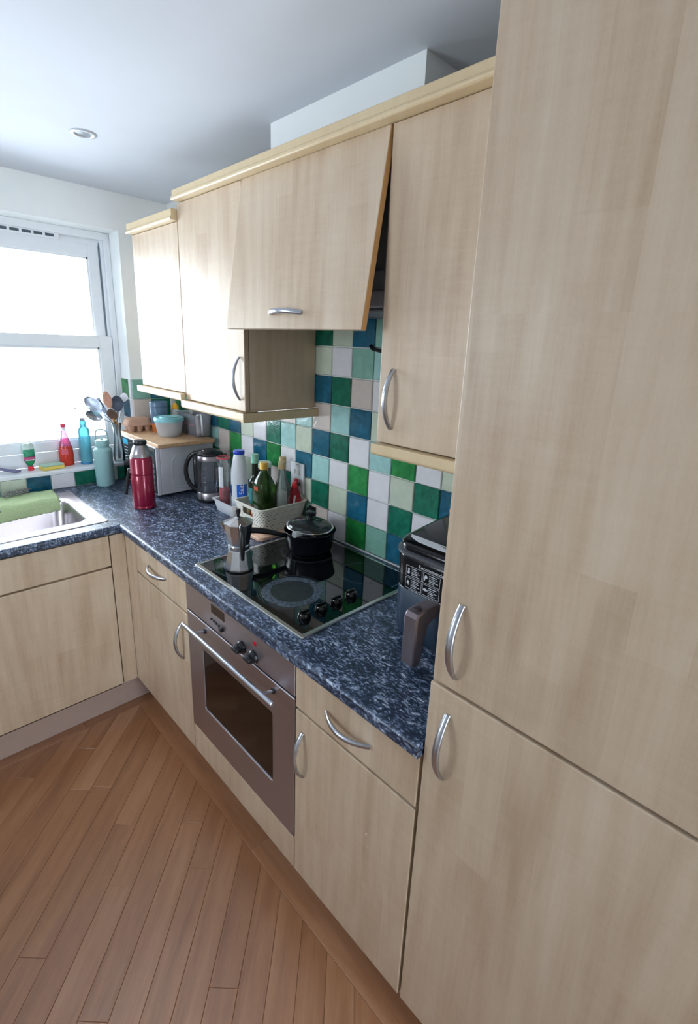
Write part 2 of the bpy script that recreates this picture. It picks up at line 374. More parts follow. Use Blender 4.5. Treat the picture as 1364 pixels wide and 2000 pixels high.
for a in ((DX0, DX0+0.05, 0.35, DZ), (DX1-0.05, DX1, 0.35, DZ), (DX0, DX1, DZ-0.05, DZ)): box(bm, a[0], a[1], YF-0.09, YF-0.03, a[2], a[3], 0.004)
fin('door_frame', bm, UPVC, gd)
bx('pane', GLASS, gd, DX0+0.05, DX1-0.05, YF-0.062, YF-0.058, 0.35, DZ-0.05)
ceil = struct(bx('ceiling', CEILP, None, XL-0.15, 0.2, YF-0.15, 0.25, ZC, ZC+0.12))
struct(bx('trim_1', WALLP, None, -0.2083, 0.012, -1.8173, -1.2109, 2.02, ZC))     # boxed duct above the cupboards
fl = struct(bx('floor', simple('floor_underlay', '3a2415', 0.8), None, XL-0.15, 0.2, YF-0.15, 0.25, -0.06, -0.004)); ROOTLOC[fl.name] = (0, 0, 0)
struct(bx('baseboard_left', UPVC, None, XL, XL+0.018, YF, -0.72, 0.0, 0.1, 0.003))
# plaster reveal lining is the wall itself; white sill board
struct(bx('trim_2', UPVC, None, WX0, WX1, -0.004, 0.135, 0.985, WZ0, 0.003))

# unseen window added in the left wall to bring in fill light
w2 = struct(bx('added_fill_window', UPVC, None, XL-0.10, XL-0.04, LY0, LY1, LZ0, LZ0+0.06, 0.004)); ROOTLOC[w2.name] = (0, 0, 0)
bm = bmesh.new()
for a in ((LY0, LY0+0.06, LZ0+0.06, LZ1), (LY1-0.06, LY1, LZ0+0.06, LZ1), (LY0, LY1, LZ1-0.06, LZ1), ((LY0+LY1)/2-0.03, (LY0+LY1)/2+0.03, LZ0+0.06, LZ1)):
    box(bm, XL-0.10, XL-0.04, a[0], a[1], a[2], a[3], 0.004)
fin('window_frame', bm, UPVC, w2)
bx('pane', GLASS, w2, XL-0.072, XL-0.068, LY0+0.06, LY1-0.06, LZ0+0.06, LZ1-0.06)

# ------------------------------------------------------------------ window
wd = struct(bx('window_1', UPVC, None, WX0, WX1, 0.130, 0.200, WZ0, WZ0+0.070, 0.004)); ROOTLOC[wd.name] = (0, 0, 0)
bm = bmesh.new()
box(bm, WX0, WX0+0.028, 0.130, 0.2, WZ0+0.07, WZ1, 0.003); box(bm, WX1-0.028, WX1, 0.130, 0.2, WZ0+0.07, WZ1, 0.003)
box(bm, WX0, WX1, 0.130, 0.16, WZ1-0.034, WZ1, 0.003); box(bm, WX0, WX1, 0.164, 0.2, WZ1-0.060, WZ1, 0.003)
box(bm, WX1-0.041, WX1-0.028, 0.148, 0.2, WZ0+0.07, WZ1-0.03, 0.002); box(bm, WX0+0.028, WX0+0.041, 0.148, 0.2, WZ0+0.07, WZ1-0.03, 0.002)
fin('window_frame', bm, UPVC, wd)
def sash(name, x0, x1, z0, z1, y0, y1, l, t, b_):
    bm = bmesh.new()
    box(bm, x0, x0+l, y0, y1, z0, z1, 0.004); box(bm, x1-l, x1, y0, y1, z0, z1, 0.004)
    box(bm, x0+l-0.002, x1-l+0.002, y0, y1, z1-t, z1, 0.004); box(bm, x0+l-0.002, x1-l+0.002, y0, y1, z0, z0+b_, 0.004)
    # glazing bead step
    for q in ((x0+l-0.001, x0+l+0.008, z0+b_, z1-t), (x1-l-0.008, x1-l+0.001, z0+b_, z1-t), (x0+l, x1-l, z1-t-0.008, z1-t+0.001), (x0+l, x1-l, z0+b_-0.001, z0+b_+0.008)):
        box(bm, q[0], q[1], y0+0.006, y1-0.006, q[2], q[3])
    s = fin(name, bm, UPVC, wd); sub(s); ROOTLOC[s.name] = (0, 0, 0)
    bx('pane', GLASS, s, x0+l-0.004, x1-l+0.004, (y0+y1)/2-0.003, (y0+y1)/2+0.003, z0+b_-0.004, z1-t+0.004)
    return s
sash('lower_sash', WX0+0.030, WX1-0.030, WZ0+0.072, 1.650, 0.133, 0.158, 0.066, 0.058, 0.050)
sash('upper_sash', WX0+0.042, WX1-0.046, 1.560, 2.092, 0.166, 0.190, 0.052, 0.064, 0.052)
bm = bmesh.new()
box(bm, WX1-0.046, WX1-0.0405, 0.160, 0.19, 1.2, 2.10); fin('sash_gasket', bm, simple('grey_gasket', '6f7a86', 0.6), wd)
# trickle vent along the head
vt = bx('vent', UPVC, wd, -0.92, -0.47, 0.140, 0.166, 2.086, 2.114, 0.003); sub(vt); ROOTLOC[vt.name] = (0, 0, 0)
for i in range(9):
    bx('vent_slot', simple('vent_dark', '4c5660', 0.6) if i == 0 else bpy.data.materials['vent_dark'], vt, -0.905+i*0.047, -0.905+i*0.047+0.036, 0.1385, 0.1405, 2.094, 2.106)

# ------------------------------------------------------------------ tiles
def tile(parent, o, ex, ey, w, h, kind, thick=0.006):
    """one glazed tile; o = lower corner on the wall plane, ex, ey along it, normal = ex x ey"""
    o = Vector(o); ex = Vector(ex); ey = Vector(ey); nn = ex.cross(ey)
    g = 0.0019; b = 0.0020; bm = bmesh.new()
    jit = [random.uniform(-0.0009, 0.0009) for _ in range(8)]; tl = [random.uniform(0, 0.0008) for _ in range(4)]
    cs = [(g+jit[0], g+jit[1]), (w-g+jit[2], g+jit[3]), (w-g+jit[4], h-g+jit[5]), (g+jit[6], h-g+jit[7])]
    ins = [(cs[0][0]+b, cs[0][1]+b), (cs[1][0]-b, cs[1][1]+b), (cs[2][0]-b, cs[2][1]-b), (cs[3][0]+b, cs[3][1]-b)]
    def P(c, d): return o+ex*c[0]+ey*c[1]+nn*d
    r0 = [P(c, -0.004) for c in cs]; r1 = [P(c, thick-0.0022) for c in cs]; r2 = [P(c, thick+t) for c, t in zip(ins, tl)]
    loft(bm, [r0, r1, r2], cap0=False)
    fin('tile', bm, TILE[kind], parent)['label'] = TLAB[kind]
TLAB = {'blue': 'glossy deep teal blue ceramic tile', 'green': 'glossy dark bottle green ceramic tile', 'leaf': 'glossy bright leaf green ceramic tile', 'aqua': 'glossy light aqua ceramic tile', 'pale': 'glossy pale mint ceramic tile',
        'sage': 'glossy pale sage cream ceramic tile', 'white': 'glossy cool white ceramic tile', 'pink': 'glossy pinkish beige ceramic tile', 'teal': 'glossy greyish sea green ceramic tile'}
CM = {  # (column, row): colour, read off the photograph
 (7, 4): 'aqua', (8, 4): 'pink', (9, 4): 'aqua', (10, 4): 'blue', (11, 4): 'sage', (6, 4): 'pink', (5, 4): 'white',
 (8, 5): 'blue', (9, 5): 'green', (10, 5): 'pink', (11, 5): 'white', (8, 6): 'sage', (9, 6): 'white', (10, 6): 'teal', (11, 6): 'aqua', (12, 6): 'blue',
 (8, 7): 'green', (9, 7): 'sage', (10, 7): 'blue', (11, 7): 'teal', (12, 7): 'leaf',
 (1, 3): 'green', (2, 3): 'blue', (3, 3): 'sage', (4, 3): 'white', (5, 3): 'green', (6, 3): 'aqua', (7, 3): 'sage', (8, 3): 'blue', (9, 3): 'green', (10, 3): 'white',
 (11, 3): 'aqua', (12, 3): 'leaf', (13, 3): 'white', (14, 3): 'sage', (0, 3): 'blue',
 (1, 2): 'pink', (2, 2): 'leaf', (3, 2): 'white', (4, 2): 'blue', (5, 2): 'leaf', (6, 2): 'white', (7, 2): 'blue', (8, 2): 'aqua', (9, 2): 'white', (10, 2): 'leaf',
 (11, 2): 'white', (12, 2): 'sage', (13, 2): 'green', (14, 2): 'blue',
 (6, 1): 'green', (7, 1): 'sage', (8, 1): 'green', (9, 1): 'sage', (10, 1): 'blue', (11, 1): 'white', (12, 1): 'green', (13, 1): 'white', (14, 1): 'aqua',
 (8, 0): 'pink', (9, 0): 'white', (10, 0): 'leaf', (11, 0): 'teal', (12, 0): 'blue', (13, 0): 'sage'}
KN = ['blue', 'green', 'leaf', 'aqua', 'sage', 'white', 'pink', 'white', 'sage', 'teal']
bm = bmesh.new(); box(bm, 0.0035, 0.0125, -2.232, 0.008, 0.90, 1.46); box(bm, 0.0035, 0.0125, -1.84, -1.20, 1.46, 1.80)
fin('grout', bm, GROUT, wr)
rr = random.Random(3)
for c in range(-4, 18):
    ya, yb = T0-c*PT, T0-(c+1)*PT
    ya = min(ya, -0.001); yb = max(yb, -2.231)
    if ya-yb < 0.01: continue
    for r in range(0, 8):
        if r > 4 and not (8 <= c <= 13): continue
        z0 = Z0+(r-1)*PT
        if r == 4 and c < 0 and False: continue
        k = CM.get((c, r)) or rr.choice(KN)
        tile(wr, (0.0, ya, z0), (0, -1, 0), (0, 0, 1), ya-yb, PT, k)
bm = bmesh.new(); box(bm, XL, 0.004, 0.0035, 0.0085, 0.90, 0.986); box(bm, WX1, 0.004, 0.0035, 0.0085, 0.985, Z0+4*PT)
box(bm, WX1-0.0035, WX1+0.001, 0.006, 0.131, 0.99, Z0+4*PT)
fin('grout', bm, GROUT, ww)
XW = -0.4599
W0 = {0: 'green', 1: 'white', 2: 'blue', 3: 'sage', 4: 'teal', 5: 'leaf', 6: 'white', 7: 'green', -1: 'pale', -2: 'green', -3: 'white', -4: 'blue'}
for j in range(-5, 19):
    x1 = XW-j*PT; x0 = x1-PT
    x1 = min(x1, -0.008); x0 = max(x0, XL)
    if x1-x0 < 0.012: continue
    full = x0 > WX1-0.02
    tile(ww, (x0, 0, 0.9105), (1, 0, 0), (0, 0, 1), x1-x0, (0.985 if not full else Z0)-0.9105, W0.get(j, rr.choice(KN)))
    if full:
        for r in range(1, 5):
            k = {(-3, 4): 'teal', (-3, 3): 'pink', (-4, 4): 'blue', (-4, 3): 'green', (-3, 2): 'green'}.get((j, r), rr.choice(KN))
            tile(ww, (max(x0, WX1+0.001), 0, Z0+(r-1)*PT), (1, 0, 0), (0, 0, 1), x1-max(x0, WX1+0.001), PT, k)
for r in range(1, 5):   # reveal side
    z0 = max(Z0+(r-1)*PT, WZ0); k = {4: 'leaf', 3: 'blue', 2: 'sage', 1: 'pink'}[r]
    tile(ww, (WX1, 0.128, z0), (0, -1, 0), (0, 0, 1), 0.10, Z0+r*PT-z0, k, 0.004)
    tile(ww, (WX1, 0.028, z0), (0, -1, 0), (0, 0, 1), 0.027, Z0+r*PT-z0, 'white', 0.004)

# ------------------------------------------------------------------ floor planks
def clip(poly, a, b, c):   # keep a*x+b*y+c >= 0
    out = []
    for i in range(len(poly)):
        p, q = poly[i], poly[(i+1) % len(poly)]; dp = a*p[0]+b*p[1]+c; dq = a*q[0]+b*q[1]+c
        if dp >= 0: out.append(p)
        if dp*dq < 0:
            t = dp/(dp-dq); out.append((p[0]+t*(q[0]-p[0]), p[1]+t*(q[1]-p[1])))
    return out
def plank(poly, ang):
    """poly in world xy; builds a bevelled board in its own frame along ang"""
    n = len(poly); cx = sum(p[0] for p in poly)/n; cy = sum(p[1] for p in poly)/n
    ar = sum(poly[i][0]*poly[(i+1) % n][1]-poly[(i+1) % n][0]*poly[i][1] for i in range(n))/2
    if abs(ar) < 0.0008: return
    if ar < 0: poly = poly[::-1]
    def inset(P, d):
        m = len(P); L = []
        for i in range(m):
            p, q = P[i], P[(i+1) % m]; dx, dy = q[0]-p[0], q[1]-p[1]; le = math.hypot(dx, dy)
            if le < 1e-6: return None
            L.append((-dy/le, dx/le, -(-dy/le*p[0]+dx/le*p[1])-d))
        out = []
        for i in range(m):
            a1, b1, c1 = L[i-1]; a2, b2, c2 = L[i]; det = a1*b2-a2*b1
            if abs(det) < 1e-6: return None
            out.append(((b1*c2-b2*c1)/det, (c1*a2-c2*a1)/det))
        return out
    A = inset(poly, 0.0003); B = inset(poly, 0.0013)
    if not A or not B: return
    ca, sa = math.cos(-ang), math.sin(-ang)
    def loc(P, z): return [((x-cx)*ca-(y-cy)*sa, (x-cx)*sa+(y-cy)*ca, z) for x, y in P]
    dz = random.uniform(-0.0003, 0)
    bm = bmesh.new(); loft(bm, [loc(A, -0.006), loc(A, -0.0010+dz), loc(B, dz)], cap0=False)
    o = fin('plank', bm, FLOORW, fl, world=False); o.location = (cx, cy, 0); o.rotation_euler = (0, 0, ang)
PW = 0.0773; BX = -0.577; BY = -0.6534
XE, YE = XL+0.001, YF
S2 = math.sqrt(0.5)
JT = {0: [-1.595], 1: [-1.442], -1: [], -2: [-1.899], 2: [-1.977], 3: [-1.659], 4: [-1.458], 5: [-1.852], 6: [-1.314], 8: [-1.136]}
rj = random.Random(11)
for k in range(-24, 24):
    o0 = -0.604+k*PW; o1 = o0+PW
    js = list(JT.get(k, []))
    tmin, tmax = -5.2, 0.0
    s = js[0] if js else rj.uniform(-2.9, -0.9)
    if not js and -3 < k < 9: s = rj.choice([-2.45, -0.75, -2.6])
    cuts = [s]; L = 1.15
    t = s
    while t < tmax: t += L*rj.uniform(0.85, 1.1); cuts.append(t)
    t = s
    while t > tmin: t -= L*rj.uniform(0.85, 1.1); cuts.append(t)
    cuts.sort()
    for a, b in zip(cuts, cuts[1:]):
        poly = []
        for tt, oo in ((a, o0), (b, o0), (b, o1), (a, o1)): poly.append(((tt-oo)*S2, (tt+oo)*S2))
        for pl in ((-1, 0, BX), (1, 0, -XE), (0, -1, BY), (0, 1, -YE)): 
            poly = clip(poly, *pl)
            if len(poly) < 3: break
        if len(poly) >= 3: plank(poly, PI/4)
# border boards along the units
ys = [BY+0.003, -1.5888, -2.75, -3.6, YF]
for a, b in zip(ys, ys[1:]): plank([(BX, b), (BX+0.085, b), (BX+0.085, a), (BX, a)], PI/2)
xs = [BX+0.085, -0.8206+0.02, -1.75, XE]
for a, b in zip(xs, xs[1:]): plank([(b, BY), (a, BY), (a, BY+0.075), (b, BY+0.075)], 0.0)

# ------------------------------------------------------------------ cupboards
def handle_pts(p0, p1, nrm, h=0.030, n=18):
    p0, p1, nrm = Vector(p0), Vector(p1), Vector(nrm); out = []
    for i in range(n+1):
        t = i/n; out.append(p0.lerp(p1, t)+nrm*(h*math.sin(PI*(0.02+0.96*t))**0.8))
    return out
def handle(parent, p0, p1, nrm):
    pts = handle_pts(p0, p1, nrm); n = len(pts)-1
    rad = [(0.0032+0.0030*math.sin(PI*i/n), 0.0062+0.0012*math.sin(PI*i/n)) for i in range(n+1)]
    bm = bmesh.new(); side = (Vector(p1)-Vector(p0)).cross(Vector(nrm)).normalized()
    sweep(bm, pts, rad, 12, up=side)
    return fin('handle', bm, SATIN, parent, smooth=True, auto=50)
def front(name, root, x0, x1, y0, y1, z0, z1, mat=None):
    return sub(bx(name, mat or MAPLE, root, x0, x1, y0, y1, z0, z1, 0.0022, 2))
DXF = -0.5801   # door faces of the right run
# -- drawer unit left of the oven
u = thing('base_cabinet', 'narrow maple base cabinet with one drawer over a door, between the corner and the oven', 'cabinet', (-0.3, -1.0, 0), 'maple base cabinets')
bx('body', MAPLE_SIDE, u, -0.560, -0.01, -1.2225, -0.80, 0.15, 0.874)
d = front('drawer', u, DXF, -0.562, -1.2235, -0.7885, 0.7390, 0.872); handle(d, (DXF, -0.9185, 0.808), (DXF, -1.066, 0.808), (-1, 0, 0))
d = front('door', u, DXF, -0.562, -1.2235, -0.7885, 0.1668, 0.7310); handle(d, (DXF, -1.175, 0.678), (DXF, -1.175, 0.534), (-1, 0, 0))
# -- corner post
u = thing('corner_post', 'maple filler strip closing the inside corner between the two runs of base units', 'panel', (-0.6, -0.7, 0))
bx('side_strip', MAPLE, u, DXF+0.0005, -0.562, -0.7865, -0.668, 0.1668, 0.872, 0.001)
bx('front_strip', MAPLE, u, -0.6395, -0.581, -0.6816, -0.664, 0.1668, 0.872, 0.001)
# -- base unit right of the oven
u = thing('base_cabinet', 'maple base cabinet with a drawer over a chipped door, right of the oven', 'cabinet', (-0.3, -2.03, 0), 'maple base cabinets')
bx('body', MAPLE_SIDE, u, -0.560, -0.01, -2.229, -1.830, 0.15, 0.874)
d = front('drawer', u, DXF, -0.562, -2.2270, -1.8285, 0.7390, 0.872); handle(d, (DXF, -1.951, 0.8015), (DXF, -2.0965, 0.8015), (-1, 0, 0))
d = front('door', u, DXF, -0.562, -2.2270, -1.8285, 0.1668, 0.7310); handle(d, (DXF, -1.8605, 0.677), (DXF, -1.8605, 0.533), (-1, 0, 0))
bm = bmesh.new(); lathe(bm, [(0, 0), (0.004, 0.0), (0.0035, 0.0006), (0, 0.0007)], seg=7, sx=0.5, sy=2.0)
bmesh.ops.rotate(bm, verts=bm.verts, cent=(0, 0, 0), matrix=Matrix.Rotation(-PI/2, 3, 'Y')); bmesh.ops.rotate(bm, verts=bm.verts, cent=(0, 0, 0), matrix=Matrix.Rotation(0.5+PI/2, 3, 'X'))
bmesh.ops.translate(bm, verts=bm.verts, vec=(DXF+0.0002, -2.098, 0.548)); fin('chip', bm, simple('chipped_board', 'dcc4b8', 0.8), d)
# -- tall unit
u = thing('tall_cabinet', 'tall maple larder unit with two doors at the right of the worktop', 'cabinet', (-0.3, -2.54, 0), 'maple tall cabinets')
bx('body', MAPLE_SIDE, u, -0.560, -0.01, -2.860, -2.2335, 0.15, 2.145)
d = front('upper_door', u, DXF, -0.562, -2.8580, -2.2385, 1.0615, 2.14); handle(d, (DXF, -2.2845, 1.236), (DXF, -2.2845, 1.090), (-1, 0, 0))
d = front('lower_door', u, DXF, -0.562, -2.8580, -2.2345, 0.1668, 1.0540); handle(d, (DXF, -2.2800, 1.008), (DXF, -2.2800, 0.861), (-1, 0, 0))
u = thing('tall_cabinet', 'plain maple tall unit beyond the larder, past the right edge of the picture', 'cabinet', (-0.3, -3.2, 0), 'maple tall cabinets')
bx('body', MAPLE_SIDE, u, -0.560, -0.01, -3.465, -2.863, 0.15, 2.145)
d = front('door', u, DXF, -0.562, -3.462, -2.8615, 0.1668, 2.14); handle(d, (DXF, -3.42, 1.236), (DXF, -3.42, 1.09), (-1, 0, 0))
# -- far run under the window
u = thing('sink_cabinet', 'maple base cabinet under the sink with a blind drawer front over one door', 'cabinet', (-0.94, -0.4, 0))
bm = bmesh.new(); box(bm, -1.239, -0.644, -0.6625, -0.645, 0.15, 0.874); box(bm, -1.239, -1.221, -0.6625, -0.01, 0.15, 0.874); box(bm, -0.662, -0.644, -0.6625, -0.01, 0.15, 0.874); box(bm, -1.239, -0.644, -0.6625, -0.01, 0.15, 0.168)
fin('body', bm, MAPLE_SIDE, u)
front('drawer_front', u, -1.2400, -0.6430, -0.6816, -0.6636, 0.7390, 0.872)
d = front('door', u, -1.2400, -0.6430, -0.6816, -0.6636, 0.1668, 0.7305); handle(d, (-1.19, -0.6816, 0.677), (-1.19, -0.6816, 0.533), (0, -1, 0))
u = thing('base_cabinet', 'maple base cabinet left of the sink unit under the drainer, past the left edge', 'cabinet', (-1.54, -0.4, 0), 'maple base cabinets')
bx('body', MAPLE_SIDE, u, -1.839, -1.242, -0.6625, -0.01, 0.15, 0.870)
d = front('door', u, -1.8400, -1.2430, -0.6816, -0.6636, 0.1668, 0.872); handle(d, (-1.29, -0.6816, 0.80), (-1.29, -0.6816, 0.66), (0, -1, 0))
# plinths
u = bx('plinth', PLINTH, None, XL, -0.503, -0.605, -0.589, 0.0005, 0.155, 0.001); tagm(u, 'grey-brown plinth board below the sink cabinets', 'plinth', 'plinth boards')
bm = bmesh.new(); box(bm, -0.500, -0.484, -3.46, -0.60, 0.0005, 0.148, 0.001); u = fin('plinth', bm, PLINTH); tagm(u, 'plinth board set back under the oven run and tall unit', 'plinth', 'plinth boards')
# under-oven panel
u = tagm(bx('filler_panel', MAPLE, None, DXF, -0.562, -1.8245, -1.2270, 0.1668, 0.2815, 0.002), 'low maple panel directly below the oven door', 'panel')

# -- wall units
UX = -0.3209
def wall_unit(label, y0, y1, z0, z1, hand=None, group='maple wall cabinets'):
    u = thing('wall_cabinet', label, 'cabinet', (-0.16, (y0+y1)/2, z0), group)
    bx('body', MAPLE_SIDE, u, UX+0.0205, -0.009, y0+0.0005, y1-0.0005, z0, z1)
    d = front('door', u, UX, UX+0.018, y0+0.0015, y1-0.0015, z0+0.002, z1)
    if hand is not None: handle(d, (UX, hand, 1.603), (UX, hand, 1.457), (-1, 0, 0))
    return u
wall_unit('shorter maple wall cabinet nearest the window, washed with light', -0.7752, -0.3444, 1.4400, 2.072)
wall_unit('maple wall cabinet with its curved handle on the right, left of the open flap', -1.2115, -0.7752, 1.4165, 2.130, -1.1835)
wall_unit('maple wall cabinet with a curved handle at its left, beside the tall unit', -2.2320, -1.8275, 1.4165, 2.130, -1.8745)
# -- hood unit
u = thing('hood_cabinet', 'maple cooker hood cabinet whose lift-up flap hangs open over the hob', 'cabinet', (-0.16, -1.52, 1.72))
bm = bmesh.new()
box(bm, UX+0.0205, -0.009, -1.8265, -1.8090, 1.74, 2.13); box(bm, UX+0.0205, -0.009, -1.230, -1.2125, 1.74, 2.13); box(bm, UX+0.0205, -0.009, -1.809, -1.23, 2.112, 2.13)
fin('body', bm, simple('grey_board', '8d8983', 0.5, var=0.05), u)
bm = bmesh.new(); L = 0.4445; box(bm, -0.009, 0.009, -1.8235, -1.2140, -L, 0.0, 0.0022)
bmesh.ops.rotate(bm, verts=bm.verts, cent=(0, 0, 0), matrix=Matrix.Rotation(math.atan2(0.069, 0.4385), 3, 'Y')); bmesh.ops.translate(bm, verts=bm.verts, vec=(UX+0.009, 0, 2.130))
fp = sub(fin('flap', bm, [MAPLE, EDGE], u))
for f in fp.data.polygons:
    if f.normal.y < -0.9: f.material_index = 1
a_ = math.atan2(0.069, 0.4385); nx = Vector((-math.cos(a_), 0, -math.sin(a_)))
hx = UX-0.0625
handle(fp, (hx, -1.448, 1.7345), (hx, -1.594, 1.7345), tuple(-Vector((math.cos(a_), 0, math.sin(a_))*1) if False else (-math.cos(a_), 0, math.sin(a_))))
# extractor
u = thing('extractor_hood', 'grey built-in extractor hood behind the open flap above the hob', 'hood', (-0.16, -1.52, 1.73))
bx('hood_body', simple('hood_grey', '6c6a72', 0.45, metal=0.3), u, -0.285, -0.012, -1.805, -1.234, 1.762, 1.84, 0.004)
bx('chimney_box', simple('hood_inner', '5c5a58', 0.6), u, -0.27, -0.012, -1.805, -1.60, 1.84, 2.11)
bx('front_strip', simple('hood_front', '85848d', 0.35, metal=0.4), u, -0.298, -0.285, -1.805, -1.234, 1.75, 1.790, 0.003)
bm = bmesh.new(); box(bm, -0.28, -0.02, -1.80, -1.24, 1.744, 1.762)
fin('filter', bm, BLACKMAT, u)
for i in range(14): bx('filter_bar', bpy.data.materials['hood_front'], u, -0.278+i*0.0185, -0.270+i*0.0185, -1.795, -1.245, 1.7395, 1.744)
# cornices and pelmets
def cprof(x, z0, z1):
    # flat face, then a bead at its foot
    P = [(-0.29, z1), (x+0.004, z1), (x+0.002, z1-0.002), (x+0.002, z0+0.014)]
    for i in range(7):
        a = PI*0.5+PI*i/6; P.append((x+0.002+0.006*math.cos(a)*1.0, z0+0.007+0.007*math.sin(a)))
    P += [(-0.29, z0)]
    return P
bm = bmesh.new(); prism_x(bm, cprof(-0.349, 2.1315, 2.1655), -2.2325, -0.7960); tagm(fin('cornice', bm, CORNICE), 'long maple cornice with a beaded edge along the top of the tall wall cabinets', 'cornice', 'maple cornices')
bm = bmesh.new(); prism_x(bm, cprof(-0.345, 2.0735, 2.1125), -0.7745, -0.3500); tagm(fin('cornice', bm, CORNICE), 'short lower maple cornice over the wall cabinet nearest the window', 'cornice', 'maple cornices')
def pelmet(label, y0, y1, z0, z1, ret=None, retx=0.0):
    bm = bmesh.new(); x = -0.345
    P = [(x+0.02, z1), (x+0.001, z1), (x, z1-0.002), (x, z0+0.012)]
    for i in range(6): a = PI+PI/2*i/5; P.append((x+0.010+0.010*math.cos(a), z0+0.010+0.010*math.sin(a)))
    P += [(x+0.02, z0)]
    prism_x(bm, P, y0, y1)
    box(bm, x+0.018, -0.27, y0+0.002, y1-0.002, z1-0.012, z1)
    if ret is not None: box(bm, x+0.001, -0.0015, ret, ret+0.02, z0, z1, 0.003)
    return tagm(fin('pelmet', bm, CORNICE), label, 'pelmet', 'maple pelmets under the wall cabinets')
pelmet('short maple pelmet under the wall cabinet nearest the window', -0.7745, -0.3370, 1.4105, 1.4395)
pelmet('maple pelmet wrapping under the wall cabinet left of the hood, returning to the tiled wall', -1.2330, -0.7760, 1.3840, 1.4160, ret=-1.2335)
pelmet('rounded maple pelmet under the wall cabinet beside the tall unit', -2.2320, -1.8320, 1.3860, 1.4160)

# ------------------------------------------------------------------ worktop
def worktop():
    bm = bmesh.new()
    xs = sorted({XL+0.001, -1.135, -0.662, -0.5989, -0.002}); ys = sorted({-2.2305, -0.6889, -0.560, -0.185, -0.0015})
    V = {}
    def v(i, j):
        if (i, j) not in V: V[(i, j)] = bm.verts.new((xs[i], ys[j], 0.91))
        return V[(i, j)]
    faces = []
    for i in range(len(xs)-1):
        for j in range(len(ys)-1):
            cx, cy = (xs[i]+xs[i+1])/2, (ys[j]+ys[j+1])/2
            if cx < -0.5989 and cy < -0.6889: continue
            if -1.135 < cx < -0.662 and -0.560 < cy < -0.185: continue
            faces.append(bm.faces.new((v(i, j), v(i+1, j), v(i+1, j+1), v(i, j+1))))
    r = bmesh.ops.extrude_face_region(bm, geom=faces); nv = [g for g in r['geom'] if isinstance(g, bmesh.types.BMVert)]
    bmesh.ops.translate(bm, verts=nv, vec=(0, 0, -0.0345))
    es = []
    for e in bm.edges:
        a, b = e.verts
        if abs(a.co.z-b.co.z) < 1e-5 and len(e.link_faces) == 2:
            if (abs(a.co.x+0.5989) < 1e-4 and abs(b.co.x+0.5989) < 1e-4 and max(a.co.y, b.co.y) < -0.688) or (abs(a.co.y+0.6889) < 1e-4 and abs(b.co.y+0.6889) < 1e-4 and max(a.co.x, b.co.x) < -0.598):
                n0, n1 = e.link_faces[0].normal, e.link_faces[1].normal
                if abs(n0.z-n1.z) > 0.5 or True: es.append(e)
    bmesh.ops.bevel(bm, geom=es, offset=0.010, segments=4, affect='EDGES', profile=0.5)
    return bm
wt = fin('worktop', worktop(), WORKTOP); tagm(wt, 'L-shaped dark blue-grey speckled worktop with rounded front edges', 'worktop')
tagm(bx('sealing_strip', simple('white_sealant', 'cfd8d8', 0.4), None, -0.014, -0.0065, -2.2305, -0.02, 0.9103, 0.9155, 0.002), 'thin white sealing strip between worktop and wall tiles', 'strip')

# ------------------------------------------------------------------ sink and tap
u = thing('sink', 'stainless steel inset sink with a rounded bowl below the window', 'sink', (-0.86, -0.36, 0.91))
bm = bmesh.new(); bo = (-1.105, -0.672, -0.545, -0.200)
rings = [ring3(rrect(-1.62, -0.613, -0.6155, -0.090, 0.012), 0.9102), ring3(rrect(-1.619, -0.614, -0.6145, -0.091, 0.012), 0.9135),
         ring3(rrect(-1.612, -0.621, -0.6075, -0.098, 0.012), 0.9145), ring3(rrect(-1.125, -0.645, -0.580, -0.165, 0.05), 0.9120),
         ring3(rrect(bo[0]-0.01, bo[1]+0.01, bo[2]-0.01, bo[3]+0.01, 0.058), 0.9115), ring3(rrect(*bo, 0.055), 0.9060), ring3(rrect(bo[0]+0.004, bo[1]-0.004, bo[2]+0.004, bo[3]-0.004, 0.052), 0.895),
         ring3(rrect(bo[0]+0.014, bo[1]-0.014, bo[2]+0.014, bo[3]-0.014, 0.05), 0.785), ring3(rrect(bo[0]+0.022, bo[1]-0.022, bo[2]+0.022, bo[3]-0.022, 0.045), 0.768),
         ring3(rrect(bo[0]+0.045, bo[1]-0.045, bo[2]+0.045, bo[3]-0.045, 0.04), 0.760)]
loft(bm, rings, cap0=False); fin('basin', bm, STEEL, u, smooth=True, auto=45)
bm = bmesh.new(); lathe(bm, [(0, 0.0), (0.018, 0.0), (0.03, 0.002), (0.042, 0.004), (0.043, 0.001), (0.043, 0)], (-0.89, -0.37, 0.7605), 28); fin('waste', bm, CHROME, u, smooth=True)
bm = bmesh.new()
for i in range(9): box(bm, -1.56, -1.18, -0.52+i*0.045, -0.505+i*0.045, 0.9125, 0.9165, 0.002)
fin('drainer_ridges', bm, STEEL, u)
u = thing('mixer_tap', 'chrome mixer tap whose spout tip pokes over the sink from the left', 'tap', (-1.17, -0.14, 0.912))
bm = bmesh.new(); lathe(bm, [(0.0, 0), (0.026, 0), (0.026, 0.006), (0.019, 0.012), (0.018, 0.10), (0.015, 0.11), (0, 0.112)], (-1.17, -0.14, 0.912), 24); tb = sub(fin('tap_body', bm, CHROME, u, smooth=True, auto=40))
bm = bmesh.new(); pts = []
for i in range(15):
    t = i/14; x = -1.17+0.208*t; y = -0.14-0.33*t; z = 1.00+0.12*math.sin(PI*t*0.95)**0.8-0.045*t; pts.append((x, y, z))
sweep(bm, pts, 0.0095, 12); fin('spout', bm, CHROME, u, smooth=True, auto=60)
